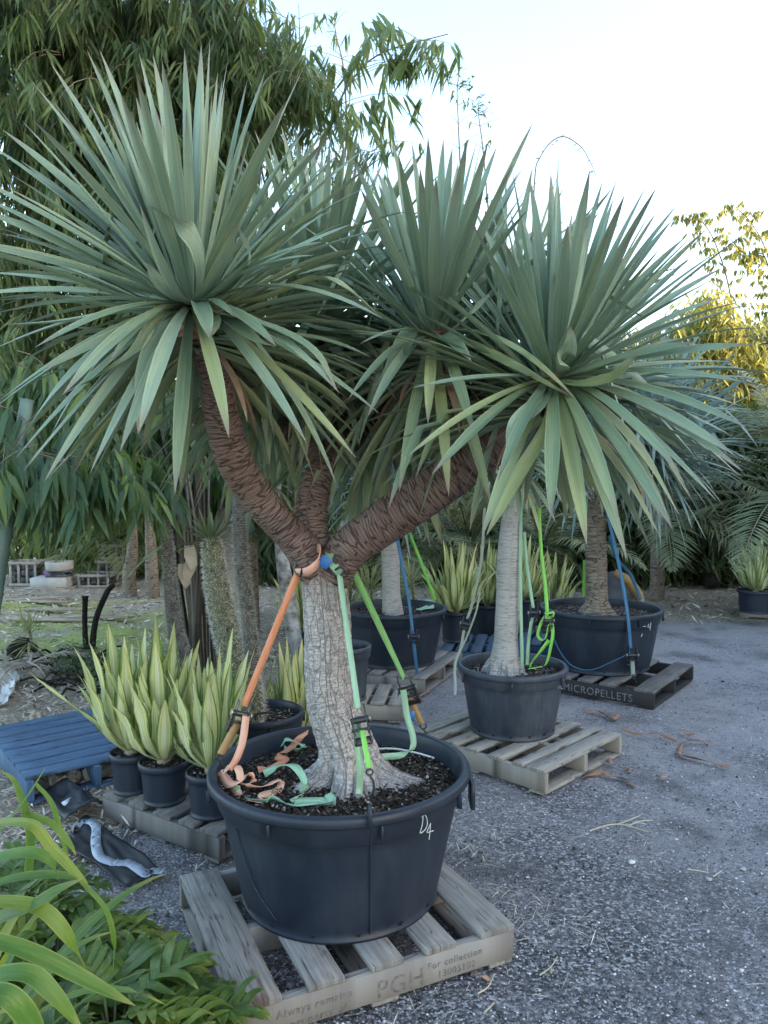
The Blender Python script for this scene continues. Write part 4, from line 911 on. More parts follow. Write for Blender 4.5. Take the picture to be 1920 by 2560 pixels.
# ------------------------------------------------------------------ ratchet straps
def hook(mb, p, d=Vector((0, 0, -1)), s=1.0, side=Vector((1, 0, 0))):
    p = Vector(p); pts = [p, p+d*.02*s+side*.012*s, p+d*.05*s+side*.012*s, p+d*.07*s-side*.006*s, p+d*.055*s-side*.02*s]
    tube(mb, smooth_path(pts, 16), .004*s, 8)
    ring = [p+side*math.cos(a)*.011*s-d*(.010+math.sin(a)*.010)*s for a in np.linspace(0, 6.28, 14)]; tube(mb, ring, .0032*s, 6, cap=False)
def ratchet(parent, p, d, side, s=1.0):
    """metal ratchet: two side plates, spindle, handle"""
    p = Vector(p); d = Vector(d).normalized(); side = Vector(side); side = (side-d*side.dot(d)).normalized(); n = d.cross(side)
    mb = MB()
    for k in (-1, 1):
        box(mb, p+side*k*.021*s, d*.045*s, n*.013*s, side*.0018*s, .001)
        box(mb, p+side*k*.025*s+d*.035*s-n*.012*s, d*.036*s, n*.010*s, side*.0016*s, .001)
    box(mb, p+d*.062*s-n*.016*s, side*.029*s, n*.008*s, d*.012*s, .003)
    tube(mb, [p-side*.028*s, p+side*.028*s], .010*s, 12); tube(mb, [p-side*.03*s+d*.03*s, p+side*.03*s+d*.03*s], .005*s, 10)
    rt = mb.build('ratchet', M['steel_black'], parent)
    mb = MB(); tube(mb, [p-side*.031*s, p-side*.0345*s], .012*s, 16); tube(mb, [p+side*.031*s, p+side*.0345*s], .012*s, 16); mb.build('gear', M['zinc'], rt)
def strapline(parent, pts, width, m, side, n=24, name='webbing', th=.0022):
    mb = MB(); P = smooth_path(pts, n) if len(pts) > 2 else np.array([np.array(pts[0])*(1-t)+np.array(pts[1])*t for t in np.linspace(0, 1, 6)])
    if isinstance(side, list): sd_ = np.array([np.array(side[0])*(1-t)+np.array(side[1])*t for t in np.linspace(0, 1, len(P))])
    else: sd_ = side
    ribbon(mb, P, width, sd_, th); return mb.build(name, m, parent)
X_ = Vector((1, 0, 0)); Z_ = Vector((0, 0, 1)); Y_ = Vector((0, 1, 0))
# orange strap
a = W(748, 1424, 2.845); b = W(610, 1765, 2.86); c = W(598, 1800, 2.86); e = W(552, 1885, 2.86); h_ = W(549, 1900, 2.86)
s1 = thing('ratchet_strap', 'orange ratchet strap from the fork down to the left rim of the largest pot', 'strap', a, 'ratchet straps')
strapline(s1, [a, b], .027, M['s_orange'], X_+Y_*.35); strapline(s1, [c, e], .031, M['s_tan'], X_+Y_*.35)
ratchet(s1, W(603, 1785, 2.855), c-b, X_+Y_*.35, 1.15)
mb = MB(); hook(mb, h_, s=1.1, side=Y_*.3+X_); mb.build('hook', M['steel_black'], s1)
strapline(s1, [W(615, 1790, 2.85), W(607, 1850, 2.80), W(592, 1895, 2.78), W(575, 1920, 2.78), W(560, 1925, 2.75)], .028, M['s_pink'], X_+Y_*.5)
# collar round the left branch
mb = MB(); cc = W(782, 1400, 2.86)
P = [W(742, 1432, 2.83), W(770, 1428, 2.79), W(795, 1405, 2.79), W(800, 1375, 2.82), W(790, 1368, 2.90), W(805, 1366, 2.96)]
strapline(s1, P, .034, M['s_pink'], [Vector((-.4, -.3, 1)), Vector((.6, -.7, .6))], 24, 'collar')
mb = MB(); tube(mb, smooth_path([W(740, 1405, 2.85), W(738, 1425, 2.84), W(750, 1440, 2.82), W(756, 1420, 2.80)], 14), .005, 8); mb.build('hook', M['steel_black'], s1)
# centre pale green strap
a = W(848, 1432, 2.84); b = W(895, 1770, 2.58); g_ = W(905, 1825, 2.54); e = W(923, 1920, 2.45); h_ = W(924, 1938, 2.43)
s2 = thing('ratchet_strap', 'pale green ratchet strap running straight down the right side of the main trunk', 'strap', a, 'ratchet straps')
strapline(s2, [a, b], .020, M['s_green'], X_+Y_*.1); strapline(s2, [g_, e], .018, M['s_lime'], X_)
ratchet(s2, W(899, 1800, 2.56), g_-b, X_, 1.1)
mb = MB(); hook(mb, h_, s=1.0, side=X_); mb.build('hook', M['steel_black'], s2)
strapline(s2, [W(895, 1790, 2.58), W(893, 1860, 2.6), W(900, 1920, 2.6), W(899, 1965, 2.62), W(897, 1985, 2.62)], .023, M['s_green'], X_+Y_*.3)
P = [W(822, 1375, 2.86), W(826, 1400, 2.82), W(840, 1420, 2.81), W(850, 1432, 2.82)]
strapline(s2, P, .032, M['s_green'], [Vector((1, 0, .4)), Vector((1, 0, .6))], 14, 'collar')
mb = MB(); tube(mb, smooth_path([W(842, 1410, 2.80), W(834, 1398, 2.80), W(840, 1388, 2.80), W(853, 1395, 2.79), W(852, 1408, 2.79)], 16), .0045, 8)
tube(mb, smooth_path([W(838, 1425, 2.80), W(850, 1418, 2.79), W(862, 1428, 2.79), W(852, 1438, 2.80)], 16), .0045, 8); mb.build('hook', M['steel_black'], s2)
mb = MB(); box(mb, W(812, 1405, 2.80), (.012, 0, .016), (.018, 0, -.012), (0, .001, 0), .0005); mb.build('blue_label', M['tag_blue'], s2)
# right green strap
a = W(880, 1420, 2.98); b = W(1010, 1695, 3.18); g_ = W(1035, 1765, 3.22); e = W(1055, 1810, 3.27); h_ = W(1058, 1822, 3.28)
s3 = thing('ratchet_strap', 'bright green ratchet strap slanting to the back right rim of the largest pot', 'strap', a, 'ratchet straps')
strapline(s3, [a, b], .027, M['s_leaf'], [X_+Y_*.2, X_*.5+Y_*.8]); strapline(s3, [W(1022, 1740, 3.2), e], .026, M['s_tan'], X_)
ratchet(s3, W(1018, 1722, 3.18), g_-b, X_, 1.25)
mb = MB(); hook(mb, h_, s=1.25, side=X_); mb.build('hook', M['steel_black'], s3)
strapline(s3, [W(1008, 1725, 3.16), W(1018, 1790, 3.16), W(1032, 1840, 3.12), W(1030, 1870, 3.1), W(1000, 1888, 3.08), W(960, 1892, 3.02), W(935, 1900, 2.95), W(950, 1920, 2.86)], .026, M['s_green'], [X_, Z_*.6+X_*.3+Y_], 40)
mb = MB(); box(mb, W(1030, 1790, 3.19), (0, 0, .022), (.011, 0, 0), (0, .001, 0), .0005); mb.build('blue_label', M['tag_blue'], s3)
# loose webbing heaped on the soil
def loose(label, pts, m, seed, width=.029, name='loose_webbing', m2=None):
    t = thing(name, label, 'strap', pts[0], 'loose strap ends on the soil')
    n = 90; P = smooth_path(pts, n); rs = np.random.RandomState(seed)
    ang = np.interp(np.linspace(0, 1, n+1), np.linspace(0, 1, 9), rs.uniform(-1.2, 1.2, 9))
    T = nrm(np.gradient(P, axis=0)); zz = np.array([0, 0, 1.]); sd = nrm(np.cross(T, zz+rs.randn(3)*.05)); nn = np.cross(sd, T)
    side = sd*np.cos(ang)[:, None]+nn*np.sin(ang)[:, None]
    mb = MB(); ribbon(mb, P, width, side); mb.build('webbing', m, t); return t
zs = PZ+.41
def sp_(px, py, dz=.015): return G(px, py, zs+dz)
M['s_pink'] = strap_mat('washed_orange_webbing', (.78, .36, .22), (.80, .55, .44))
loose('coil of faded orange strap against the left inside rim', [sp_(560, 1930, .07), sp_(590, 1915, .09), sp_(600, 1950, .06), sp_(570, 1960, .04), sp_(550, 1930, .05), sp_(590, 1975, .02), sp_(600, 1990, .01)], M['s_pink'], 3)
loose('orange strap loops lying on the soil left of the roots', [sp_(600, 1950, .03), sp_(625, 1935, .05), sp_(632, 1955, .02), sp_(610, 1962, .03), sp_(650, 1968, .02), sp_(700, 1950, .04), sp_(695, 1975, .01), sp_(655, 1990, .03), sp_(660, 2005, .01), sp_(620, 2002, .015)], M['s_pink'], 5)
loose('orange strap folded along the soil behind the left root', [sp_(645, 1925, .02), sp_(680, 1915, .03), sp_(715, 1900, .02), sp_(690, 1890, .03), sp_(720, 1875, .03), sp_(745, 1850, .05), sp_(770, 1830, .09)], M['s_orange'], 7)
loose('pale green strap arching over the left root', [sp_(660, 1935, .02), sp_(700, 1915, .05), sp_(735, 1915, .09), sp_(760, 1950, .07), sp_(755, 1985, .02), sp_(735, 1995, .03), sp_(750, 2003, .02), sp_(840, 2003, .02)], M['s_green'], 9)
loose('pale green strap lying behind the left of the trunk', [sp_(705, 1860, .03), sp_(720, 1850, .06), sp_(760, 1865, .05), sp_(740, 1875, .02), sp_(710, 1872, .03)], M['s_green'], 11)
loose('pale green strap along the front inside rim', [sp_(590, 1965, .04), sp_(600, 1990, .0), sp_(660, 2004, .02), sp_(680, 1995, .03), sp_(720, 2010, .015), sp_(790, 2008, .02), sp_(830, 2004, .03), sp_(820, 1985, .04)], M['s_green'], 13)
# a thin pale stick on the soil
mb = MB(); tube(mb, smooth_path([sp_(920, 1873, .01), sp_(985, 1872, .015), sp_(1040, 1882, .02), sp_(1085, 1895, .02)], 20), .0045, 8); o = mb.build('stick', M['white']); tag(o, 'thin pale stick lying on the soil of the largest pot', 'stick')
# small nursery pot standing in the big pot behind the strap
pot('small ribbed black pot standing on the soil inside the largest pot', W(908, 1850, 3.1).x, 3.1, PZ+.41, .045, .036, .10, M['pot2'], .02, 40, 0, lip=.006, steps=False, nohole=True, name='small_pot')

def strap(label, legs, m, side=X_, w_=.03, rat=None, hk=None, rs=1.0):
    t = thing('ratchet_strap', label, 'strap', legs[0][0], 'ratchet straps')
    for L_ in legs: strapline(t, L_, w_, m, side)
    if rat: ratchet(t, rat[0], rat[1], side, rs)
    if hk: mb = MB(); hook(mb, hk, s=rs, side=side if isinstance(side, Vector) else X_); mb.build('hook', M['steel_black'], t)
    return t
strap('pale green strap hanging just right of the silver trunk', [[W(1303, 1240, 4.75), W(1301, 1450, 4.72), W(1306, 1672, 4.72)]], M['s_green'], w_=.021)
strap('pale green strap with a zinc ratchet right of the silver trunk', [[W(1310, 1330, 4.8), W(1318, 1420, 4.78), W(1333, 1520, 4.75)], [W(1330, 1545, 4.72), W(1322, 1600, 4.72), W(1318, 1662, 4.72)]], M['s_green'], w_=.021, rat=(W(1335, 1532, 4.73), Vector((.02, 0, -1))), rs=1.1)
s_ = strap('lime green strap knotted beside the silver trunk', [[W(1347, 1270, 4.9), W(1353, 1380, 4.86), W(1362, 1455, 4.8), W(1368, 1530, 4.72)]], M['s_lime'], w_=.023, rat=(W(1370, 1552, 4.66), Vector((0, 0, -1))), hk=W(1352, 1650, 4.6), rs=1.1)
for pts in ([(1368, 1535), (1352, 1560), (1345, 1590), (1362, 1598), (1372, 1560)], [(1375, 1540), (1382, 1580), (1376, 1620), (1365, 1660), (1345, 1668), (1320, 1672)], [(1362, 1535), (1382, 1532), (1378, 1545), (1362, 1545)], [(1372, 1600), (1350, 1630), (1330, 1655), (1325, 1668)]):
    strapline(s_, [W(x, y, 4.66) for x, y in pts], .023, M['s_lime'], [X_+Z_*.3, X_*.6+Y_], 30, 'loop')
strap('limp grey green strap left of the silver trunk, down to the ground', [[W(1212, 1270, 4.7), W(1203, 1400, 4.7), W(1180, 1510, 4.7), W(1168, 1548, 4.7)], [W(1160, 1575, 4.68), W(1152, 1620, 4.66), W(1138, 1660, 4.62), W(1138, 1720, 4.5), W(1137, 1738, 4.45)]], M['s_grey'], w_=.018, rat=(W(1164, 1560, 4.68), Vector((-.2, 0, -1))))
strap('thin grey green strap end looping left of the silver trunk', [[W(1200, 1480, 4.6), W(1190, 1530, 4.6), W(1168, 1590, 4.6), W(1150, 1630, 4.6)]], M['s_grey'], w_=.011)
strap('blue strap down the front of the wide round pot', [[W(985, 1300, 6.3), W(1003, 1400, 6.25), W(1022, 1500, 6.15), W(1032, 1585, 6.08)], [W(1034, 1600, 6.06), W(1038, 1640, 6.05), W(1043, 1686, 6.05)]], M['s_blue'], w_=.027, rat=(W(1034, 1592, 6.05), Vector((0, 0, -1))), rs=1.3)
strap('green strap slanting to the back of the wide round pot', [[W(1015, 1310, 6.7), W(1050, 1400, 6.75), W(1088, 1500, 6.8)]], M['s_lime'], w_=.03)
loose('coil of pale green strap on the soil of the wide round pot', [G(1045, 1512, .57), G(1065, 1502, .60), G(1085, 1508, .57), G(1060, 1520, .57), G(1045, 1525, .57), G(1085, 1516, .6)], M['s_green'], 17, .035)
strap('blue strap down the front of the big pot on the right', [[W(1519, 1285, 6.2), W(1545, 1400, 6.1), W(1567, 1520, 5.95), W(1577, 1620, 5.93)]], M['s_blue'], w_=.027)
strap('pale strap with ratchet hooked to the MICROPELLETS pallet', [[W(1581, 1650, 5.93), W(1583, 1690, 5.9)]], M['s_grey'], w_=.034, rat=(W(1581, 1638, 5.93), Vector((0, 0, -1))), hk=W(1585, 1696, 5.88), rs=1.4)
strap('slack blue strap drooping across the big pot on the right', [[W(1381, 1588, 6.1), W(1400, 1630, 5.95), W(1430, 1665, 5.93), W(1475, 1676, 5.94), W(1530, 1655, 5.92), W(1577, 1632, 5.92)]], M['s_blue'], Z_*.7-Y_*.7, .022)
strap('blue strap behind the big pot on the right', [[W(1522, 1340, 6.6), W(1545, 1400, 6.7), W(1578, 1440, 6.8), W(1602, 1500, 6.85)]], M['s_blue'], w_=.03)
strap('green strap behind the thick ringed trunk', [[W(1462, 1400, 6.7), W(1459, 1490, 6.8)]], M['s_lime'], w_=.03)

# ------------------------------------------------------------------ spiny stems and palms on the left
def spiny(label, pts, rads, nsp, ms, msp, top=None, seed=1, spl=.022, name='spiny_tree', tl=.22):
    t = thing(name, label, 'tree', pts[0], None)
    n = 140; P = smooth_path(pts, n); rr = np.interp(np.linspace(0, 1, n+1), np.linspace(0, 1, len(rads)), rads)
    mb = MB(); tube(mb, P, rr, 28, lambda s_, a: 1+.05*np.sin(s_*140+a*6)+.05*np.sin(a*5+s_*90)); mb.build('trunk', ms, t)
    rs = np.random.RandomState(seed); T, N, B = frames(P); k = rs.randint(2, n-1, nsp); a = rs.rand(nsp)*6.283
    d = N[k]*np.cos(a)[:, None]+B[k]*np.sin(a)[:, None]; p = P[k]+d*rr[k][:, None]; k = k; d2 = nrm(d+T[k]*rs.randn(nsp, 1)*.45+rs.randn(nsp, 3)*.2)
    l = spl*(.6+.8*rs.rand(nsp)); s1_ = nrm(np.cross(d2, T[k])); s2_ = np.cross(d2, s1_); w_ = spl*.10
    V = np.stack([p+s1_*w_, p-s1_*w_*.5+s2_*w_*.87, p-s1_*w_*.5-s2_*w_*.87, p+d2*l[:, None]], 1)
    F_ = (np.arange(nsp)*4)[:, None, None]+np.array([(0,1,3),(1,2,3),(2,0,3)])[None]
    mb = MB(); mb.add(V.reshape(-1, 3), F_.reshape(-1, 3)); q = mb.build('thorns', msp, t)
    if top: mb = MB(); rosette(mb, P[-1], (0, 0, 1), top, tl, .022, seed+5, 15, 100, .35, .03); mb.build('crown', M['palm'] if seed % 2 else M['brom'], t)
    return t
spiny('thick pale spiny trunk with a small leaf tuft, in front of the black canes', [W(612, 1760, 4.6), W(586, 1650, 4.65), W(562, 1560, 4.7), W(542, 1460, 4.75), W(527, 1345, 4.8)], [.095, .085, .08, .074, .056], 3800, M['spiny'], M['spine'], 46, 1)
spiny('tall thin dark spiny trunk curving up to the left', [W(490, 1760, 5.3), W(457, 1650, 5.3), W(436, 1560, 5.3), W(424, 1450, 5.3), W(419, 1350, 5.3), W(402, 1270, 5.3), W(376, 1195, 5.3)], [.075, .065, .052, .042, .036, .03, .024], 3200, M['spiny_d'], M['spine_d'], 26, 2, .02, tl=.24)
spiny('slender grey spiny trunk standing in the pot behind the orange strap', [W(645, 1800, 4.25), W(638, 1720, 4.28), W(626, 1600, 4.3), W(614, 1490, 4.35), W(600, 1350, 4.4), W(594, 1200, 4.45), W(600, 1080, 4.5)], [.05, .044, .038, .036, .032, .03], 3000, M['spiny_d'], M['spine_d'], 0, 3, .024)
spiny('short pale spiny trunk rising from the pot rim by the handle', [W(632, 1805, 4.18), W(634, 1740, 4.2), W(628, 1680, 4.2)], [.055, .05, .04], 900, M['spiny'], M['spine'], 0, 4, .02)
t = thing('mottled_tree', 'white mottled trunk left of the main trunk', 'tree', G(745, 1650), None)
tree_tube([W(745, 1660, 6.3), W(728, 1540, 6.3), W(712, 1440, 6.35), W(700, 1350, 6.4), W(690, 1200, 6.4)], [.07, .062, .06, .05, .04], 80, 24, M['mottle'], 'trunk', t, .05, .01)
far_crown(t, [(690, 1190, 6.4, 60, (0, 0, 1), 61)], .5, .03, 'palm')
t = thing('smooth_palm', 'smooth pale grey palm trunk behind the black canes', 'tree', G(572, 1600), None)
tree_tube([W(575, 1600, 7.2), W(567, 1420, 7.2), W(562, 1300, 7.2), W(556, 1150, 7.2)], [.085, .07, .066, .06], 80, 24, M['ring_pale'], 'trunk', t, .09, .015)
for k, (x0, x1, Y, lb) in enumerate(((325, 335, 11.2, 'squat tan ringed palm trunk near the stone crates'), (382, 372, 11.0, 'second tan ringed palm trunk, right of its twin near the crates'))):
    t = thing('palm_tree', lb, 'tree', G(x0, 1480), None)
    tree_tube([W(x0, 1492, Y), W(x0-2, 1440, Y), W((x0+x1)/2, 1380, Y), W(x1, 1250, Y)], [.11, .095, .08, .06], 80, 24, M['ring_tan'], 'trunk', t, .12, .05)
t = thing('charred_stems', 'black charred stump standing upright on the mulch', 'stump', G(213, 1622), 'charred stumps')
tree_tube([G(215, 1624), W(212, 1560, 7.66), W(213, 1505, 7.66), W(213, 1490, 7.66)], [.03, .025, .026, .034], 80, 20, M['char'], 'stem', t, .02, .15)
t = thing('charred_stems', 'black charred stump bending right at its top', 'stump', G(232, 1622), 'charred stumps')
tree_tube([G(230, 1622), W(236, 1570, 7.66), W(246, 1530, 7.66), W(268, 1480, 7.66), W(284, 1462, 7.66)], [.034, .03, .028, .028, .024], 90, 20, M['char'], 'stem', t, .02, .15)

# black bamboo canes
def cane(t, p0, p1, r, m, bend=.1, nn=8, sheath=False, name='cane'):
    p0, p1 = Vector(p0), Vector(p1); mid = (p0+p1)/2+Vector((random.uniform(-bend, bend), random.uniform(-bend, bend), 0))
    P = smooth_path([p0, mid, p1], 120); L_ = (p1-p0).length; nd = L_/nn
    def rf(s_, a): k = np.abs(((s_/nd) % 1)-.5); return 1+.13*np.clip((k-.465)*30, 0, 1)
    mb = MB(); tube(mb, P, np.linspace(r, r*.7, 121), 14, rf); return mb.build(name, m, t)
t = thing('black_bamboo', 'clump of shiny black bamboo canes behind the thick spiny trunk', 'bamboo', G(500, 1650), None)
for k in range(16):
    x0 = 470+random.uniform(10, 75); y0 = random.uniform(5.4, 6.3); cane(t, W(x0, 1680, y0), W(x0+random.uniform(-120, -10), random.uniform(700, 1050), y0+random.uniform(-.1, .5)), random.uniform(.018, .032), M['cane'], .06, 11)
for (px, py, sx) in ((458, 1440, 1), (480, 1425, -1), (474, 1395, 1)):
    mb = MB(); c_ = W(px, py, 5.35); blade(mb, [c_+Vector((0, 0, .09)), c_+Vector((.01*sx, -.02, .02)), c_+Vector((.03*sx, -.03, -.05)), c_+Vector((.02*sx, -.03, -.09))], .09, Vector((0, -1, .2)), WP_STRAP, .3, .3); mb.build('sheath', M['sheath'], t)
t = thing('giant_bamboo', 'thick waxy blue green bamboo canes leaning at the left edge', 'bamboo', G(0, 1750), None)
for (x0, y0, x1, y1, Y, r, nn) in ((-62, 1790, 68, 1000, 4.6, .058, 8), (-100, 1700, 10, 1050, 4.9, .05, 8), (-40, 1600, 50, 950, 5.5, .04, 7)):
    cane(t, W(x0, y0, Y), W(x1, y1, Y+.3), r, M['cane_g'], .01, nn)

# ------------------------------------------------------------------ foliage masses
def sprays(mb, C, per, L, Wd, down=.8, fan=.9, spread=.06, rs=R, rlo=0., rhi=1., Lvar=.3, drp=.3):
    """clusters of hanging leaves at points C (n,3)"""
    n = len(C); k = per; az = rs.rand(n)*6.283
    out = np.stack([np.cos(az), np.sin(az), -down*np.ones(n)], -1)
    P = np.repeat(C, k, 0)+rs.randn(n*k, 3)*spread
    D = np.repeat(out, k, 0)+rs.randn(n*k, 3)*np.array([fan, fan, .35])*.6
    D[:, 2] = np.minimum(D[:, 2], .1)
    N = rs.randn(n*k, 3)*.5+np.array([0, -.5, .8])
    cr = np.repeat(rs.rand(n), k)
    lens(mb, P, D, N, L*(1-Lvar/2+Lvar*rs.rand(n*k)), Wd*(.75+.5*rs.rand(n*k)), np.clip(rlo+(rhi-rlo)*(.55*cr+.45*rs.rand(n*k)), 0, 1), drp)
def blobpts(blobs):
    out = []
    for (px, py, Y, rx, rz, ry, n) in blobs:
        c = np.array(W(px, py, Y)); d = nrm(R.randn(n, 3))*(R.rand(n, 1)**.45)
        out.append(c+d*np.array([rx, ry, rz]))
    return np.concatenate(out)
def hanging(mb_leaf, mb_tw, blobs, twl=.35, per=5, L=.17, Wd=.024, ncl=4, rlo=0, rhi=1, down=1.1):
    """twigs that droop, with leaf clusters along each"""
    C = blobpts(blobs); n = len(C); az = R.rand(n)*6.283; allc = []
    for i in range(n):
        d = np.array([math.cos(az[i])*.8, math.sin(az[i])*.8, .15]); p = C[i].copy(); P = [p.copy()]
        for k in range(ncl): d = d+np.array([0, 0, -.38]); d /= np.linalg.norm(d); p = p+d*(twl/ncl); P.append(p.copy()); allc.append(p.copy())
        if mb_tw is not None: tube(mb_tw, P, np.linspace(.004, .0015, len(P)), 4, cap=False)
    sprays(mb_leaf, np.array(allc), per, L, Wd, down, .9, .02, R, rlo, rhi)
# main bamboo clump, upper left
t = thing('bamboo_clump', 'tall dense dark bamboo clump with drooping leaves filling the upper left', 'bamboo', (-3.6, 6.2, 0), None)
for k in range(22):
    x0 = -5.2+random.uniform(0, 1.7); y0 = random.uniform(5.8, 6.6); tx = x0+random.uniform(.2, 2.6); cane(t, (x0, y0, 0), (tx, y0-random.uniform(-.3, .7), random.uniform(3.6, 5.4)), random.uniform(.015, .03), M['cane_olive'], .15, 14)
ml, mt_ = MB(), MB()
hanging(ml, mt_, [(60, 60, 5.6, 1.0, .8, .8, 200), (300, 40, 5.8, 1.0, .7, .8, 230), (490, 60, 5.8, .6, .5, .6, 130), (100, 400, 5.6, .9, .8, .7, 170), (380, 330, 5.9, .9, .8, .8, 200), (540, 200, 5.9, .3, .4, .5, 60), (650, 110, 5.7, .3, .2, .3, 34), (725, 190, 5.6, .22, .14, .2, 16),
    (100, 750, 6.0, 1.0, .8, .8, 150), (400, 700, 6.3, .9, .8, .8, 150), (520, 560, 6.3, .35, .4, .4, 50)], .42, 8, .155, .019, 4, 0, 1, 1.5)
ml.build('leaves', M['bam_dark'], t); mt_.build('twigs', M['twig'], t)
# big-leafed bamboo, mid left
t = thing('broadleaf_bamboo', 'broad leafed bamboo hanging below the left crown over the clearing', 'bamboo', (-2.6, 5.2, 0), None)
ml, mt_ = MB(), MB()
hanging(ml, mt_, [(60, 1130, 4.9, .5, .12, .3, 26), (190, 1140, 4.9, .4, .10, .4, 26), (320, 1120, 6.2, .5, .14, .4, 20), (60, 1000, 5.2, .7, .4, .5, 70), (300, 1020, 5.9, .6, .3, .4, 55), (560, 1060, 6.8, .5, .35, .5, 40), (480, 1180, 7.2, .5, .22, .4, 22), (690, 1180, 7.4, .5, .4, .4, 30)], .40, 5, .22, .044, 4, 0, 1, 2.0)
ml.build('leaves', M['bam_big'], t); mt_.build('twigs', M['twig'], t)
# open bamboo tips against the sky
def open_culm(label, pts, side, r=.012, lv=.16, per=5, m='bam_dark', nb=9, bl=.45, name='bamboo_shoot', lw=.022, seed=1, dens=1.0, rlo=.3, rhi=1):
    rs = np.random.RandomState(seed)
    t = thing(name, label, 'bamboo', pts[0], 'open bamboo tips against the sky')
    P = smooth_path(pts, 60); mb = MB(); tube(mb, P, np.linspace(r, r*.3, 61), 8); mb.build('cane', M['twig'], t)
    mt = MB(); ml = MB(); C = []
    for k in range(nb):
        i = int(12+46*k/nb); p = P[i]; T = nrm(P[min(i+1, 60)]-P[i-1])
        for q in range(2):
            s_ = 1 if q == 0 else -1
            d = T*.6+np.array([s_*side*.9+rs.randn()*.3, rs.randn()*.5, .25]); l = bl*(.5+.7*rs.rand())*(1-.45*k/nb)
            B_ = [p]; x = p.copy(); 
            for j in range(5): d = nrm(d+np.array([0, 0, -.16])); x = x+d*l/5; B_.append(x.copy())
            tube(mt, B_, np.linspace(.0035, .0012, 6), 4, cap=False)
            for j in range(2, 6):
                if rs.rand() < dens: C.append(B_[j])
    if C: sprays(ml, np.array(C), per, lv, lw, 1.3, .7, .01, R, rlo, rhi); ml.build('leaves', M[m], t)
    mt.build('twigs', M['twig'], t); return t
open_culm('leafy bamboo tip leaning right over the crowns against the blue sky', [W(690, 900, 6.6), W(770, 480, 6.6), W(820, 320, 6.6), W(880, 200, 6.6), W(960, 130, 6.6), W(1120, 85, 6.6)], 1, .014, .20, 5, 'bam_dark', 16, .95, seed=3, rlo=.45, lw=.028)
open_culm('straight thin bamboo tip at the right of the dark clump', [W(752, 900, 7.2), W(751, 420, 7.2), W(750, 150, 7.2), W(747, 10, 7.2)], .7, .012, .14, 3, 'bam_dark', 12, .3, seed=4, dens=.5)
open_culm('short leaning bamboo tip between the dark clump and the leafy tip', [W(880, 700, 7.0), W(863, 220, 7.0), W(840, 90, 7.0), W(836, 30, 7.0)], .7, .010, .12, 3, 'bam_dark', 9, .28, seed=5, dens=.35)
open_culm('fine bamboo tips hanging low behind the left crown', [W(600, 1000, 6.4), W(600, 500, 6.4), W(640, 300, 6.4), W(700, 240, 6.4)], 1, .012, .15, 4, 'bam_dark', 12, .7, seed=6, dens=.8)
open_culm('bare bamboo stem topped by a tuft of small leaves against the sky', [W(1165, 700, 8), W(1150, 400, 8), W(1145, 290, 8), W(1142, 210, 8)], 1, .011, .07, 3, 'bam_dark', 4, .3, seed=7, dens=.2)
open_culm('shorter bare bamboo stem with a sparse tuft beside the taller one', [W(1235, 700, 8), W(1210, 400, 8), W(1198, 300, 8), W(1195, 265, 8)], 1, .010, .06, 3, 'bam_dark', 4, .25, seed=8, dens=.2)
for nme, top, sd_ in ((0, (1143, 215), 17), (1, (1195, 275), 18)):
    t = [o for o in bpy.data.objects if o.name.startswith('bamboo_shoot')][-2+nme]
    c = np.array(W(*top, 8)); rs = np.random.RandomState(sd_); mt = MB(); C = []
    for k in range(13):
        d = nrm(rs.randn(3)*np.array([1, 1, .8])+np.array([0, 0, .35])); e_ = c+d*(.22 if nme == 0 else .15)*(.6+.6*rs.rand()); tube(mt, [c, e_], [.0025, .001], 4); C += [e_, (c+e_)/2]
    mt.build('seed_twigs', M['twig'], t); mb = MB(); sprays(mb, np.array(C), 2, .065, .018, .0, 1.2, .02); mb.build('leaves', M['bam_dark'], t)
open_culm('fine leafy bamboo stem rising from behind the left crown', [W(650, 900, 6.9), W(668, 520, 6.9), W(660, 330, 6.9), W(640, 200, 6.9)], 1, .010, .13, 4, 'bam_dark', 14, .5, seed=41, dens=.7, lw=.018)
open_culm('slender bamboo stem with side twigs between the two left crowns', [W(720, 900, 7.4), W(712, 520, 7.4), W(700, 330, 7.4), W(705, 230, 7.4)], 1, .009, .11, 3, 'bam_dark', 14, .42, seed=42, dens=.55, lw=.016)
open_culm('lower bamboo stem bowing right behind the crowns', [W(800, 900, 7.2), W(850, 520, 7.2), W(905, 400, 7.2), W(980, 350, 7.2)], 1, .009, .14, 4, 'bam_dark', 12, .5, seed=43, dens=.7, lw=.02)
t = thing('bamboo_shoot', 'leafless bamboo whip arching over in a hoop against the sky', 'bamboo', W(1330, 900, 8), 'open bamboo tips against the sky')
mb = MB(); P = smooth_path([W(1325, 900, 8), W(1335, 480, 8), W(1352, 390, 8), W(1400, 342, 8), W(1450, 365, 8), W(1478, 410, 8), W(1490, 440, 8)], 60); tube(mb, P, np.linspace(.009, .003, 61), 6); mb.build('cane', M['twig'], t)
mb = MB(); sprays(mb, P[20::3], 2, .05, .014, 0, 1.2, .02); mb.build('leaves', M['bam_dark'], t)

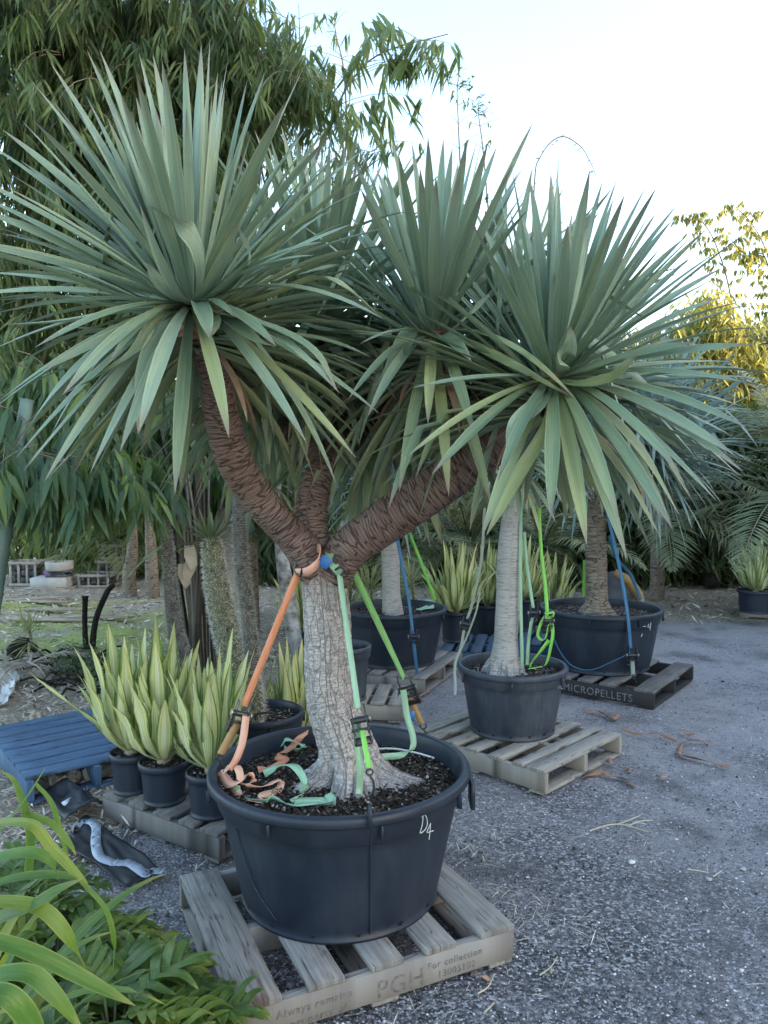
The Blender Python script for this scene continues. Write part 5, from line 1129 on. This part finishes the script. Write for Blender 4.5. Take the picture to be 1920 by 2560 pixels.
# hedges at the back
def hedge(label, x0, x1, Y, z1, dep, n, m, L, Wd, name='hedge', z0=.1, canes=0, per=6, taper=.35, cat='hedge', rlo=0, rhi=1, cm='cane_olive'):
    t = thing(name, label, cat, ((x0+x1)/2, Y, 0), 'bamboo hedges around the yard')
    ml = MB(); f = R.rand(n); X = x0+(x1-x0)*R.rand(n); top = z1*(1-taper*R.rand(n)**3)
    lump = np.array([.82+.3*noise.noise(Vector((x*.8, Y, 0)))+.12*noise.noise(Vector((x*2.9, Y, 4))) for x in X])
    Z = z0+(top*lump-z0)*R.rand(n)**.8; Yy = Y+dep*(R.rand(n)-.3)
    sprays(ml, np.stack([X, Yy, Z], -1), per, L, Wd, .9, 1.0, .10, R, rlo, rhi)
    ml.build('leaves', M[m], t)
    for k in range(canes):
        x = x0+(x1-x0)*random.random(); y = Y+random.uniform(-.25, .3); cane(t, (x, y, 0), (x+random.uniform(-.4, .4), y, z1*random.uniform(.5, .9)), random.uniform(.018, .035), M[cm], .1, 14)
    return t
M['hedge_l'] = leaf_mat('hedge_leaf_painted_light', (.03, .06, .025), (.12, .17, .05), (.32, .36, .10), (.2, .2, .1), .5, .3, (.4, .45, .1), streak=.1)  # brighter yellow-green hedge leaf, the lit background is put into its colour
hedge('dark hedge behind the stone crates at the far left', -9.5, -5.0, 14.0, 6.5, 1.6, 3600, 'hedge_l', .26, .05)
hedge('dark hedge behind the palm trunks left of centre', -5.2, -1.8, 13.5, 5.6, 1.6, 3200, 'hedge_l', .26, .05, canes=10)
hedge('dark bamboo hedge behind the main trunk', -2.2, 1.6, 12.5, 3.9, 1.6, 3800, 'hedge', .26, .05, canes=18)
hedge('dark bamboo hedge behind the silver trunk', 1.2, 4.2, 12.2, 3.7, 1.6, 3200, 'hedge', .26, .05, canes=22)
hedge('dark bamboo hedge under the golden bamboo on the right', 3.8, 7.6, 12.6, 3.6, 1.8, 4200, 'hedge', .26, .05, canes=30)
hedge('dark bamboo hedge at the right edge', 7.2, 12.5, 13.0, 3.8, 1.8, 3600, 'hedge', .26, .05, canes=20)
hedge('mixed green and gold bamboo rising behind the right crown', 4.0, 7.2, 14.6, 5.3, 1.8, 3200, 'bam_yel', .24, .04, z0=2.5, taper=.3, rhi=.65, name='bamboo_hedge', cat='bamboo')
hedge('golden sunlit bamboo at the right edge', 6.6, 11.0, 15.0, 6.0, 2.0, 4200, 'bam_yel', .24, .04, z0=2.4, taper=.4, rlo=.3, name='bamboo_hedge', cat='bamboo')
def sun_block_hedge():  # added out of view to keep the low sun off the foreground
    t = thing('bamboo_hedge', 'unseen tall bamboo screen added at the right to block the sun', 'bamboo', (13, 4, 0), 'bamboo hedges around the yard')
    n = 19000; ml = MB(); Yh = -7+23*R.rand(n)**.9; X = 12.6+2.4*R.rand(n); top = np.interp(Yh, [4, 6, 8.5, 10], [8.6, 6.6, 6.2, 3.9]); Z = .2+top*(1-.25*R.rand(n)**3)*R.rand(n)
    sprays(ml, np.stack([X, Yh, Z], -1), 6, .42, .11, .9, 1.0, .12); ml.build('leaves', M['hedge'], t)
sun_block_hedge()
# golden tips
for k, (px, py, lb, sd_) in enumerate(((1760, 560, 'golden bamboo tip bowing left above the right hedge', 31), (1880, 560, 'golden bamboo tip rising at the right edge', 32), (1870, 640, 'lower golden bamboo tip by the right edge', 33))):
    bx = px+70
    open_culm(lb, [W(bx+20, 950, 14.5), W(bx, 760, 14.5), W(px+40, 640, 14.5), W(px, py, 14.5), W(px-60, py-30 if k == 0 else py-60, 14.5)], 1, .02, .12, 5, 'bam_yel', 16, .5, seed=sd_, lw=.035, dens=1)

# palms
def palm(label, base, n, L, seed, th=(25, 100), lean=0, m='palm', leafl=.42, name='palm_tree', az=None, nl=44, lw=.028, sagk=1.0, trunk=.09):
    rs = random.Random(seed); t = thing(name, label, 'palm', (base[0], base[1], 0), 'palms along the hedge')
    if trunk: tree_tube([(base[0], base[1], -.05), (base[0], base[1], base[2]*.5), base], [trunk*1.3, trunk, trunk], 40, 16, M['ring_tan'], 'trunk', t, .08, .05)
    for i in range(n):
        a = rs.uniform(*az) if az else gold(i)+rs.uniform(-.3, .3); e = math.radians(rs.uniform(*th)); d = Vector((math.cos(a)*math.sin(e), math.sin(a)*math.sin(e), math.cos(e)))
        p = Vector(base); P = [p.copy()]; l = L*rs.uniform(.8, 1.1)
        for k in range(16): d = (d+Vector((0, 0, -.10*sagk))*(k/16+.3)).normalized(); p = p+d*l/16; P.append(p.copy())
        P = np.array([list(q) for q in P]); mb = MB(); tube(mb, P, np.linspace(.014, .003, 17), 6, cap=False)
        ts = np.linspace(.18, .99, nl); q = np.stack([np.interp(ts*16, np.arange(17), P[:, c_]) for c_ in range(3)], -1); T = nrm(np.stack([np.interp(ts*16, np.arange(17), np.gradient(P[:, c_])) for c_ in range(3)], -1))
        sd = nrm(np.cross(T, np.array([0, 0, 1.]))); up = np.cross(sd, T)
        for s_ in (-1, 1):
            D = sd*s_*.85+T*.55+up*.22+R.randn(nl, 3)*.07; ll = leafl*(np.sin(np.clip(ts, 0, 1)*math.pi*.86+.35))*(.85+.3*R.rand(nl))
            lens(mb, q, D, up+R.randn(nl, 3)*.15, np.maximum(ll, .06), np.full(nl, lw), np.clip(.3+R.rand(nl)*.5+rs.uniform(-.2, .2), 0, 1), .35)
        mb.build('frond', M[m], t)
    return t
palm('large feathery palm at the right edge with long drooping fronds', (5.3, 9.6, 1.55), 17, 2.6, 1, (15, 95), az=None, leafl=.5)
palm('feathery palm beyond the right edge, its tip entering the picture', (6.2, 9.8, 2.3), 13, 2.4, 2, (30, 90), leafl=.45)
palm('low shaggy palm below the golden bamboo', (3.9, 10.8, 1.3), 15, 2.0, 3, (20, 100), leafl=.45)
palm('low palm in front of the hedge behind the thick ringed trunk', (2.0, 9.6, .8), 15, 1.5, 4, (20, 95), leafl=.36, lw=.024)
palm('low palm in front of the hedge behind the silver trunk', (1.05, 9.2, .9), 15, 1.5, 5, (20, 95), leafl=.36, lw=.024)
palm('low palm behind the right hand branch', (.2, 9.0, .9), 13, 1.5, 6, (20, 95), leafl=.36, lw=.024)
palm('pale palm crown above the squat tan trunks', (W(325, 1250, 11.2).x, 11.2, 2.0), 13, 1.7, 7, (30, 120), leafl=.5, trunk=0, nl=36)
palm('pale palm low beside the concrete ring', (W(250, 1400, 12.5).x, 12.9, .7), 11, 1.3, 8, (10, 90), leafl=.45, trunk=0, nl=32)
palm('palm behind the black bamboo canes', (W(620, 1250, 8.5).x, 8.6, 1.1), 13, 1.6, 9, (15, 100), leafl=.4)
# pale narrow-leafed bushes behind the trunk
for (px, py, Y, lb, n_, L_) in ((900, 1400, 8.4, 'cream leafed dracaena bush right of the main trunk', 90, .34), (925, 1460, 8.0, 'second cream leafed dracaena, lower beside the slim trunk', 80, .3), (1028, 1437, 7.6, 'small cream leafed tuft right of the slim ringed trunk', 40, .25), (70, 1565, 7.2, 'pale dry looking tufted plant on the mulch at the left', 60, .26)):
    c = W(px, py, Y); t = thing('cream_dracaena', lb, 'plant', (c.x, c.y, 0), 'cream leafed plants')
    mb = MB(); tube(mb, smooth_path([(c.x, c.y, -.02), (c.x+.03, c.y, c.z*.5), c], 12), .012, 8); mb.build('stem', M['twig'], t)
    mb = MB(); rosette(mb, c, (0, 0, 1), n_, L_, .018, int(px), 10, 130, .3, .22); mb.build('leaves', M['paledrac'], t)

# ------------------------------------------------------------------ far clutter on the left
def crate(label, px, py, Y, wx, h, dpt, z=0):
    p = W(px, py, Y); p.z = z; t = thing('stone_crate', label, 'crate', p, 'timber crates of stone')
    for k in range(4):
        x = -wx/2+wx*k/3
        for yy in (0, dpt):
            mb = MB(); box(mb, p+Vector((x, yy, h/2)), (0, 0, h/2), (.018, 0, 0), (0, .010, 0), .002, random.random()); mb.build('post', M['wood_warm'], t)
    for zz_ in (.025, h-.025):
        for yy in (-.025, dpt+.025):
            mb = MB(); box(mb, p+Vector((0, yy, zz_)), (wx/2+.02, 0, 0), (0, 0, .022), (0, .008, 0), .002, random.random()); mb.build('rail', M['wood_warm'], t)
        for xx in (-wx/2-.05, wx/2+.05):
            mb = MB(); box(mb, p+Vector((xx, dpt/2, zz_)), (0, dpt/2+.03, 0), (0, 0, .022), (.008, 0, 0), .002, random.random()); mb.build('rail', M['wood_warm'], t)
    mb = MB()
    nz = max(2, int(h/.12))
    for k in range(nz):
        for i in range(5):
            hh = (h-.1)/nz; box(mb, p+Vector((-wx/2+wx*(i+.5)/5+random.uniform(-.01, .01), dpt/2+random.uniform(-.02, .02), .05+hh*(k+.5))), (wx/10*.93, 0, random.uniform(-.006, .006)), (0, dpt/2*.93, 0), (0, 0, hh*.44), .015, random.random(), 2, .02)
    mb.build('stone', M['rock'], t)
crate('tall timber crate of grey stone at the far left', 58, 1472, 12.2, .40, .40, .35)
crate('low timber crate of grey stone in front of the others', 234, 1466, 12.0, .46, .22, .4)
crate('timber crate of grey stone behind the low crate', 278, 1462, 12.9, .42, .34, .4)
crate('highest timber crate, resting on the crate behind', 284, 1462, 12.95, .36, .26, .35, z=.35)
p = W(134, 1472, 12.0); t = thing('concrete_block', 'flat pale concrete slab block lying between the crates', 'block', (p.x, p.y, 0))
mb = MB(); box(mb, (p.x, p.y, .105), (.285, 0, 0), (0, .2, 0), (0, 0, .075), .006, .2); mb.build('block', M['concrete'], t)
mb = MB(); box(mb, (p.x, p.y+.02, .016), (.36, 0, 0), (0, .24, 0), (0, 0, .013), .004, .3); mb.build('base_board', M['wood_warm'], t)
t = thing('stone_plinth', 'dark squat plinth under the concrete ring', 'block', (p.x+.1, p.y, .185))
mb = MB(); box(mb, (p.x+.09, p.y, .205), (.17, 0, 0), (0, .12, 0), (0, 0, .02), .004); box(mb, (p.x+.09, p.y, .245), (.14, 0, 0), (0, .1, 0), (0, 0, .018), .004); box(mb, (p.x+.12, p.y, .275), (.20, 0, 0), (0, .14, 0), (0, 0, .011), .003); mb.build('plinth', M['rock'], t)
t = thing('concrete_ring', 'pale round concrete basin stacked on the plinth', 'basin', (p.x+.1, p.y, .29))
mb = MB(); lathe(mb, [(.001, 0), (.19, 0), (.205, .015), (.212, .12), (.212, .135), (.19, .135), (.18, .03), (.001, .025)], (p.x+.1, p.y, .288), 48); mb.build('basin', M['concrete'], t)
mb = MB(); cpt = np.array(W(117, 1432, 11.8)); n = 40; sprays(mb, np.repeat(cpt[None], n, 0)+R.randn(n, 3)*.018, 2, .018, .016, 0, 1, .01); o = mb.build('flowers', M['purple'], loc=tuple(cpt)); tag(o, 'small bunch of purple flowers left of the concrete basin', 'flowers')
mb = MB(); q = G(155, 1500); 
for k in range(7):
    a = G(random.uniform(90, 260), random.uniform(1500, 1560)); box(mb, a+Vector((0, 0, .03)), (.45, random.uniform(-.25, .1), random.uniform(-.02, .03)), (0, .06, 0), (0, 0, .01), .002, random.random())
o = mb.build('fallen_sheaths', M['dry'], loc=tuple(q)); tag(o, 'dry grey palm sheaths strewn across the mossy ground', 'litter', kind='stuff')

# dead frond, root mound, pale sheets on the mulch
palm('dead grey palm fan lying on the mulch left of the striped plants', (G(75, 1690).x, G(75, 1690).y, .10), 7, .55, 15, (60, 88), m='dry', leafl=.14, name='dead_frond', trunk=0, nl=20, lw=.014)
t = thing('root_mound', 'dark knobbly stump and soil at the foot of the tufted plant', 'stump', G(55, 1640))
mb = MB(); c = G(55, 1640); P = smooth_path([c+Vector((-.12, 0, .02)), c+Vector((0, 0, .08)), c+Vector((.13, .02, .03))], 20); tube(mb, P, np.interp(np.linspace(0, 1, 21), [0, .5, 1], [.05, .10, .05]), 20, lambda s_, a: 1+.2*np.sin(a*5+s_*30)+.1*np.sin(a*9)); mb.build('stump', M['char'], t)
t = thing('debris_mound', 'dark weedy mound of soil and twigs behind the striped plants', 'mound', G(160, 1700))
mb = MB(); 
for k in range(60):
    c = G(random.uniform(90, 260), random.uniform(1645, 1740)); d = Vector((random.uniform(-.3, .3), random.uniform(-.2, .2), random.uniform(-.02, .12))); tube(mb, [c+Vector((0, 0, .02)), c+d*.6+Vector((0, 0, .05)), c+d], .006+random.random()*.006, 5)
mb.build('twigs', M['char'], t)
mb = MB(); n = 160; cc = np.array([list(G(R.uniform(150, 240), R.uniform(1640, 1720))) for _ in range(n)]); cc[:, 2] = .03+R.rand(n)*.14; sprays(mb, cc, 6, .07, .008, -.2, 1.2, .04); mb.build('weeds', M['hedge'], t)
def sheet(label, pts, dz, m, thick=.003, name='palm_sheath', cat='sheath', curl=.02, nseg=18):
    """flat bent sheet between two rails"""
    (a0_, a1_), (b0_, b1_) = pts; V = []; n = nseg
    for i in range(n+1):
        for j in range(n+1):
            u, v = i/n, j/n; p = (a0_*(1-u)+a1_*u)*(1-v)+(b0_*(1-u)+b1_*u)*v
            p = p+Vector((0, 0, dz+curl*noise.noise(Vector((u*2.2+dz*9, v*2.2, a0_.x*5)))+curl*2.0*(v-.5)**2+curl*.6*noise.noise(Vector((u*6, v*6, a0_.y*5))))); V.append(p)
    V2 = [q-Vector((0, 0, thick)) for q in V]; k = (n+1); F_ = []; o_ = len(V)
    for i in range(n):
        for j in range(n):
            q = (i*k+j, i*k+k+j, i*k+k+j+1, i*k+j+1); F_.append(q); F_.append(tuple(o_+z for z in q[::-1]))
    for i in range(n):
        F_ += [(i*k, i*k+o_, (i+1)*k+o_, (i+1)*k), ((i+1)*k+n, (i+1)*k+n+o_, i*k+n+o_, i*k+n), (i+1, i+1+o_, i+o_, i), (n*k+i, n*k+i+o_, n*k+i+1+o_, n*k+i+1)]
    mb = MB(); mb.add(V+V2, F_); c = tuple((a0_+b1_)/2); o = mb.build(name, m, loc=c)
    if label: tag(o, label, cat)
    return o
for (q, lb) in ((((0, 1690), (52, 1697), (-20, 1725), (35, 1735)), 'pale curled sheath at the left edge above the mulch'), (((-10, 1712), (40, 1720), (-30, 1765), (18, 1768)), 'white curled sheath at the left edge, the lower one'),
                (((78, 1798), (140, 1810), (60, 1835), (120, 1828)), 'tan curled sheath behind the blue pallet'), (((205, 1955), (292, 1925), (215, 1968), (298, 1950)), 'pale tan sheath on the ground between blue and dark pallets'),
                (((118, 1965), (200, 1950), (125, 1990), (190, 1985)), 'brown curled sheath under the blue pallet edge'), (((140, 1978), (200, 1952), (148, 1990), (206, 1962)), 'rolled tan sheath by the blue pallet corner')):
    sheet(lb, ((G(*q[0]), G(*q[1])), (G(*q[2]), G(*q[3]))), .035, M['sheath'] if 'white' not in lb and 'pale curled' not in lb else M['white'], curl=.05)
# black weed mat with white plastic strip
def gv(px, py, dz=0): 
    p = G(px, py); p.z += dz; return p
sheet('upper fold of black weed mat lying bent beside the dark pallet', ((gv(85, 2000), gv(185, 1985)), (gv(165, 2085), gv(280, 2040))), .05, M['sheetblack'], .004, 'weed_mat', 'sheet', .05)
sheet('lower length of black weed mat stretched toward the front pallet', ((gv(215, 2062), gv(402, 2190)), (gv(150, 2125), gv(318, 2242))), .03, M['sheetblack'], .004, 'weed_mat', 'sheet', .03)
t = thing('plastic_strip', 'shiny white plastic strip along the edge of the black weed mat', 'sheet', gv(250, 2150))
mb = MB(); P = smooth_path([gv(180, 2098, .05), gv(215, 2083, .06), gv(240, 2095, .06), gv(240, 2135, .05), gv(250, 2165, .045), gv(285, 2182, .045), gv(325, 2184, .045), gv(365, 2208, .04), gv(380, 2203, .045), gv(410, 2206, .05)], 80)
ns = np.array([[noise.noise(Vector((k*.35, 0, 1))), noise.noise(Vector((k*.35, 5, 1))), 0] for k in range(81)]); ns2 = np.array([noise.noise(Vector((k*.5, 9, 1))) for k in range(81)])
P[:, 2] += ns2*.004; ribbon(mb, P, .045, np.array([(.35, .85, .1)]*81)+ns*.18+np.array([[0, 0, 1]])*ns2[:, None]*.35, .0015); mb.build('film', M['sheetwhite'], t)
mb = MB(); P = smooth_path([gv(166, 2058, .12), gv(172, 2064, .12), gv(180, 2062, .14)], 10); ribbon(mb, P, .05, (.2, .9, .3), .0015); mb.build('film', M['sheetwhite'], t)

# ------------------------------------------------------------------ near plants, lower left
def strap_plant(label, base, n, seed, L, Wd, m='brom'):
    t = thing('strap_leaf_plant', label, 'plant', base); rs = random.Random(seed); mb = MB()
    for i in range(n):
        f = i/n; th = math.radians(15+55*f); ph = gold(i); rd = Vector((math.cos(ph), math.sin(ph), 0)); d = Vector((0, 0, math.cos(th)))+rd*math.sin(th)
        sword(mb, Vector(base)+Vector((0, 0, .05)), d, L*rs.uniform(.7, 1.1), Wd*rs.uniform(.8, 1.1), rs.uniform(.8, 1.7), -rd+Vector((0, 0, .2)), rs.random(), 16, prof=WP_STRAP, fold=.35, kink=rs.uniform(.4, .7) if rs.random() < .2 else None, rs=rs)
    return t, mb
t, mb = strap_plant('arching green strap leafed plant entering from the lower left edge', (-1.12, 1.85, 0), 46, 5, .80, .036)
def tl(pts, Wd, rnd=.4, up=(0, -.3, 1), fold=.3):
    P = smooth_path([W(*p) for p in pts], 22); blade(mb, P, Wd, Vector(up), WP_STRAP, fold, rnd, twist=random.uniform(-.3, .3))
tl([(-120, 2330, 1.75), (60, 2270, 1.7), (140, 2225, 1.7), (208, 2196, 1.72)], 0.0459, .15)
tl([(-100, 2330, 1.6), (60, 2372, 1.6), (200, 2440, 1.62), (340, 2515, 1.66)], 0.0407, .45)
tl([(-60, 2060, 1.9), (70, 2058, 1.85), (130, 2120, 1.85), (210, 2205, 1.85), (240, 2250, 1.88)], 0.0311, .75)
tl([(200, 2200, 1.85), (262, 2270, 1.85), (285, 2350, 1.86), (282, 2440, 1.88)], 0.0133, .5)
tl([(-80, 2160, 1.7), (60, 2130, 1.7), (125, 2150, 1.7), (150, 2205, 1.72)], 0.0407, .5)
tl([(-60, 2250, 1.7), (90, 2265, 1.7), (170, 2340, 1.7), (215, 2420, 1.74)], 0.0370, .7)
tl([(-80, 2450, 1.45), (60, 2430, 1.45), (140, 2490, 1.45), (210, 2580, 1.46)], 0.0444, .5)
tl([(-60, 2480, 1.35), (20, 2490, 1.35), (80, 2560, 1.36), (110, 2640, 1.38)], 0.0444, .15)
tl([(-30, 2110, 1.95), (30, 2040, 1.95), (75, 1980, 1.95), (118, 1912, 1.96)], 0.0222, .3)
tl([(70, 2200, 2.0), (75, 2080, 2.0), (40, 1960, 2.0), (0, 1925, 2.0)], 0.0259, .4, (0, -1, .3))
tl([(60, 2030, 2.0), (130, 2060, 2.0), (175, 2110, 2.0), (190, 2140, 2.0)], 0.0222, .6)
tl([(90, 1960, 2.1), (130, 2010, 2.1), (160, 2110, 2.1), (175, 2170, 2.1)], 0.0148, .5)
tl([(-40, 2215, 1.75), (60, 2190, 1.75), (160, 2188, 1.75), (215, 2210, 1.78)], 0.0259, .2)
tl([(110, 2330, 1.75), (60, 2335, 1.7), (-20, 2390, 1.7)], 0.0222, .1)
mb.build('leaves', M['brom'], t)

def lobed_leaf(mb, base, tip, up, wid, lobes=7, rnd=.3, bow=.12, sw=1.0):
    base, tip, up = Vector(base), Vector(tip), Vector(up); L_ = (tip-base).length; ax = (tip-base).normalized(); sd = ax.cross(up).normalized(); nn = sd.cross(ax)
    def mid(t): return base+(tip-base)*t+nn*(bow*L_*math.sin(t*math.pi))-Vector((0, 0, .15*L_*t*t))
    # midrib body
    wv_ = random.uniform(0, 6); P = [mid(k/12) for k in range(13)]; blade(mb, P, wid*.34, nn, [.5, .8, 1, 1, .9, .8, .6, .4, .05], .1, rnd)
    for k in range(lobes):
        t = .04+.86*k/(lobes-1); ln = wid*.62*math.sin((t*.80+.20)*math.pi)**.6*(1.0+.28*random.uniform(-1, 1)); wv = nn*(wid*.14*math.sin(t*9+wv_))
        for s_ in (-1, 1):
            p = mid(t); d = (sd*s_*(1-.35*t)+ax*(.25+.75*t)).normalized(); q = [p, p+d*ln*.4+nn*ln*.12, p+d*ln*.75+nn*ln*.12+wv*.5+ax*ln*.05, p+d*ln-nn*ln*random.uniform(-.1, .3)+ax*ln*random.uniform(.05, .3)+wv]
            blade(mb, smooth_path(q, 8), wid*.19*(1.1-.3*t)*random.uniform(.8, 1.25), nn, [.9, .8, .85, 1, 1, .9, .6, .35, .05], .2, rnd+random.uniform(-.05, .05))
def philo(label, c, n, seed, R_=.34, h=.42, L=.26, region=None):
    rs = random.Random(seed); t = thing('split_leaf_plant', label, 'plant', (c[0], c[1], 0)); mb = MB(); ms = MB(); c = Vector(c)
    for i in range(n):
        ph = gold(i); f = (i+.5)/n; e = math.radians(10+75*f); rd = Vector((math.cos(ph), math.sin(ph), 0))
        p = c+rd*R_*math.sin(e)*rs.uniform(.75, 1.05)+Vector((0, 0, .06+h*math.cos(e)*rs.uniform(.85, 1.1)))
        d = (rd*rs.uniform(.7, 1.1)+Vector((0, 0, rs.uniform(-.2, .45)*(1-f)))+Vector((rs.uniform(-.3, .3), rs.uniform(-.3, .3), 0))).normalized()
        l = L*rs.uniform(.75, 1.1); lobed_leaf(mb, p, p+d*l, Vector((0, 0, 1))+rd*.5, l*.75, 7, min(1, max(0, rs.uniform(.0, .75)+.35*f*rs.random())))
        tube(ms, smooth_path([c, c+(p-c)*.5+Vector((0, 0, .06)), p], 8), .004, 6)
    mb.build('leaves', M['philo'], t); ms.build('stalks', M['cane_olive'], t); return t
philo('glossy deeply split leaved plant in the lower left, the nearest one', (W(270, 2500, 1.95).x, 1.98, 0), 46, 3, .25, .24, .22)
philo('glossy split leaved plant at the bottom edge', (W(300, 2600, 1.70).x, 1.72, 0), 40, 4, .22, .22, .20)
philo('glossy split leaved plant reaching toward the white plastic strip', (W(130, 2330, 2.3).x, 2.32, 0), 40, 6, .24, .24, .19)
philo('glossy split leaved plant hidden behind the strap leaves', (-1.30, 2.55, 0), 34, 7, .22, .30, .19)
philo('glossy split leaved plant between strap leaves at the lower left corner', (-.95, 1.75, 0), 40, 8, .26, .26, .20)

# ------------------------------------------------------------------ ground litter that can be told apart
def bark_strip(label, pts, w_, m='rustbark', name='bark_strip', dz=.012, seed=1):
    rs = np.random.RandomState(seed); P = smooth_path([gv(x, y, dz+rs.rand()*.02) for x, y in pts], 30); n = len(P)
    t = np.linspace(0, 1, n); T = nrm(np.gradient(P, axis=0)); sd = nrm(np.cross(T, np.array([0, 0, 1.]))); up = np.cross(sd, T); a = np.sin(t*7+seed)*.7
    mb = MB(); ww = np.interp(t, [0, .1, .5, .9, 1], [.3, 1, .8, .6, .1])
    for k in range(n-1):
        pass
    ribbon(mb, P, w_, sd*np.cos(a)[:, None]+up*np.sin(a)[:, None], .002)
    o = mb.build(name, M[m], loc=tuple(P[0])); tag(o, label, 'bark', 'fallen bark strips')
def z4(x, y): return (1150+x*.464, 1750+y*.464)
bark_strip('long orange brown bark strip in front of the pale pallet', [z4(660, 435), z4(700, 412), z4(760, 410), z4(800, 425), z4(880, 440), z4(940, 475)], .032, seed=2)
bark_strip('bent orange bark strip ending in a long brown tail', [z4(1350, 245), z4(1225, 238), z4(1180, 300), z4(1280, 335), z4(1450, 385)], .03, seed=3)
bark_strip('thin brown bark strip right of the pale pallet corner', [z4(870, 175), z4(950, 200), z4(1030, 205), z4(1065, 200), z4(1170, 243)], .022, seed=4)
bark_strip('bark strip behind the pale pallet', [z4(660, 60), z4(730, 78), z4(790, 90), z4(830, 120), z4(855, 90)], .026, seed=5)
bark_strip('short brown bark piece on open gravel right of the pallet', [z4(1185, 180), z4(1220, 195), z4(1262, 208)], .03, seed=6)
bark_strip('small bark curl below the bent strip', [z4(1065, 425), z4(1090, 435), z4(1120, 428)], .025, seed=7)
bark_strip('small bark curl nearest the pale pallet front edge', [z4(780, 345), z4(800, 352), z4(822, 370)], .032, seed=8)
bark_strip('tiny bark flake beside the small curl', [z4(895, 380), z4(925, 398)], .03, seed=9)
bark_strip('bark strip on the gravel behind the largest pot', [(995, 1745), (1010, 1750), (1040, 1752), (1072, 1735)], .022, seed=10)
bark_strip('flat brown bark scrap in front of the front pallet', [(1178, 2446), (1205, 2458), (1225, 2462)], .014, seed=12)
def stick(label, segs, r=.004, m='straw'):
    mb = MB(); c = None
    for s_ in segs:
        P = smooth_path([gv(x, y, .012) for x, y in s_], 10) if len(s_) > 2 else np.array([list(gv(x, y, .012)) for x, y in s_]); c = P[0] if c is None else c; tube(mb, P, np.linspace(r, r*.6, len(P)), 6)
    o = mb.build('twig', M[m], loc=tuple(c)); tag(o, label, 'twig', 'twigs on the gravel')
stick('forked straw coloured twig lying alone on the gravel', [[z4(700, 718), z4(780, 690), z4(860, 682), z4(940, 700), z4(1012, 722)], [z4(850, 683), z4(910, 660), z4(975, 632)], [z4(910, 690), z4(960, 668), z4(1038, 660)]], .004)
stick('small twig right of the white pebble', [[z4(1225, 925), z4(1290, 935), z4(1340, 945)], [z4(1330, 905), z4(1335, 950)], [z4(1365, 965), z4(1410, 935)]], .003)
stick('twig beside the front pallet corner', [[z4(430, 1500), z4(490, 1455), z4(525, 1400)], [z4(490, 1455), z4(490, 1490)]], .003)
stick('straight straw lying at the bottom of the yard', [[z4(135, 1700), z4(185, 1650)], [z4(95, 1600), z4(150, 1565), z4(185, 1495)]], .003)
stick('stick poking out from the split leaves at the bottom', [[(440, 2492), (480, 2487), (528, 2476)]], .007, 'sheath')
def pebble(label, px, py, r, m):
    c = gv(px, py, r*.4); mb = MB(); rs = np.random.RandomState(int(px))
    lathe(mb, [(.001, -r*.5), (r*.7, -r*.4), (r, 0), (r*.75, r*.4), (.001, r*.5)], c, 14, 1, .75, lambda a, z: 1+.12*np.sin(a*3+px)); o = mb.build('pebble', m, loc=tuple(c)); tag(o, label, 'pebble')
pebble('white pebble alone on the gravel in the middle of the yard', *z4(925, 880), .016, M['white']); pebble('oval grey pebble near the right edge', *z4(1527, 917), .014, M['concrete']); pebble('flat grey pebble touching the small twig', *z4(1342, 972), .014, M['concrete'])
pebble('tan stone between the split leaves and the front pallet', 402, 2322, .018, M['sheath'])
# wrapped root ball behind the big right pot
c = W(1532, 1470, 9.3); t = thing('wrapped_bundle', 'grey wrapped bundle with an orange flap behind the big pot on the right', 'bundle', (c.x, c.y, 0))
mb = MB(); lathe(mb, [(.001, 0), (.2, 0), (.24, .2), (.22, .42), (.12, .56), (.001, .60)], (c.x, c.y, 0.0), 28, 1, .9, lambda a, z: 1+.08*np.sin(a*5+z*9)); mb.build('wrap', M['grey_cloth'], t)
mb = MB(); P = smooth_path([(c.x-.02, c.y-.12, .58), (c.x+.12, c.y-.2, .50), (c.x+.24, c.y-.2, .34), (c.x+.27, c.y-.2, .22)], 14); ribbon(mb, P, .14, (.3, -.6, .7), .006); mb.build('flap', M['orange_cloth'], t)
# round spiny ball on the far mulch
c = G(1777, 1470); t = thing('young_cycad', 'small dark round cycad stump on the far mulch', 'plant', c)
mb = MB(); lathe(mb, [(.001, 0), (.11, .02), (.13, .12), (.09, .22), (.001, .25)], (c.x, c.y, 0), 24, rfun=lambda a, z: 1+.12*np.sin(a*9+z*60)); mb.build('trunk', M['char'], t)
mb = MB(); rosette(mb, (c.x, c.y, .24), (0, 0, 1), 26, .5, .03, 91, 20, 80, .5, .02); mb.build('leaves', M['palm'], t)
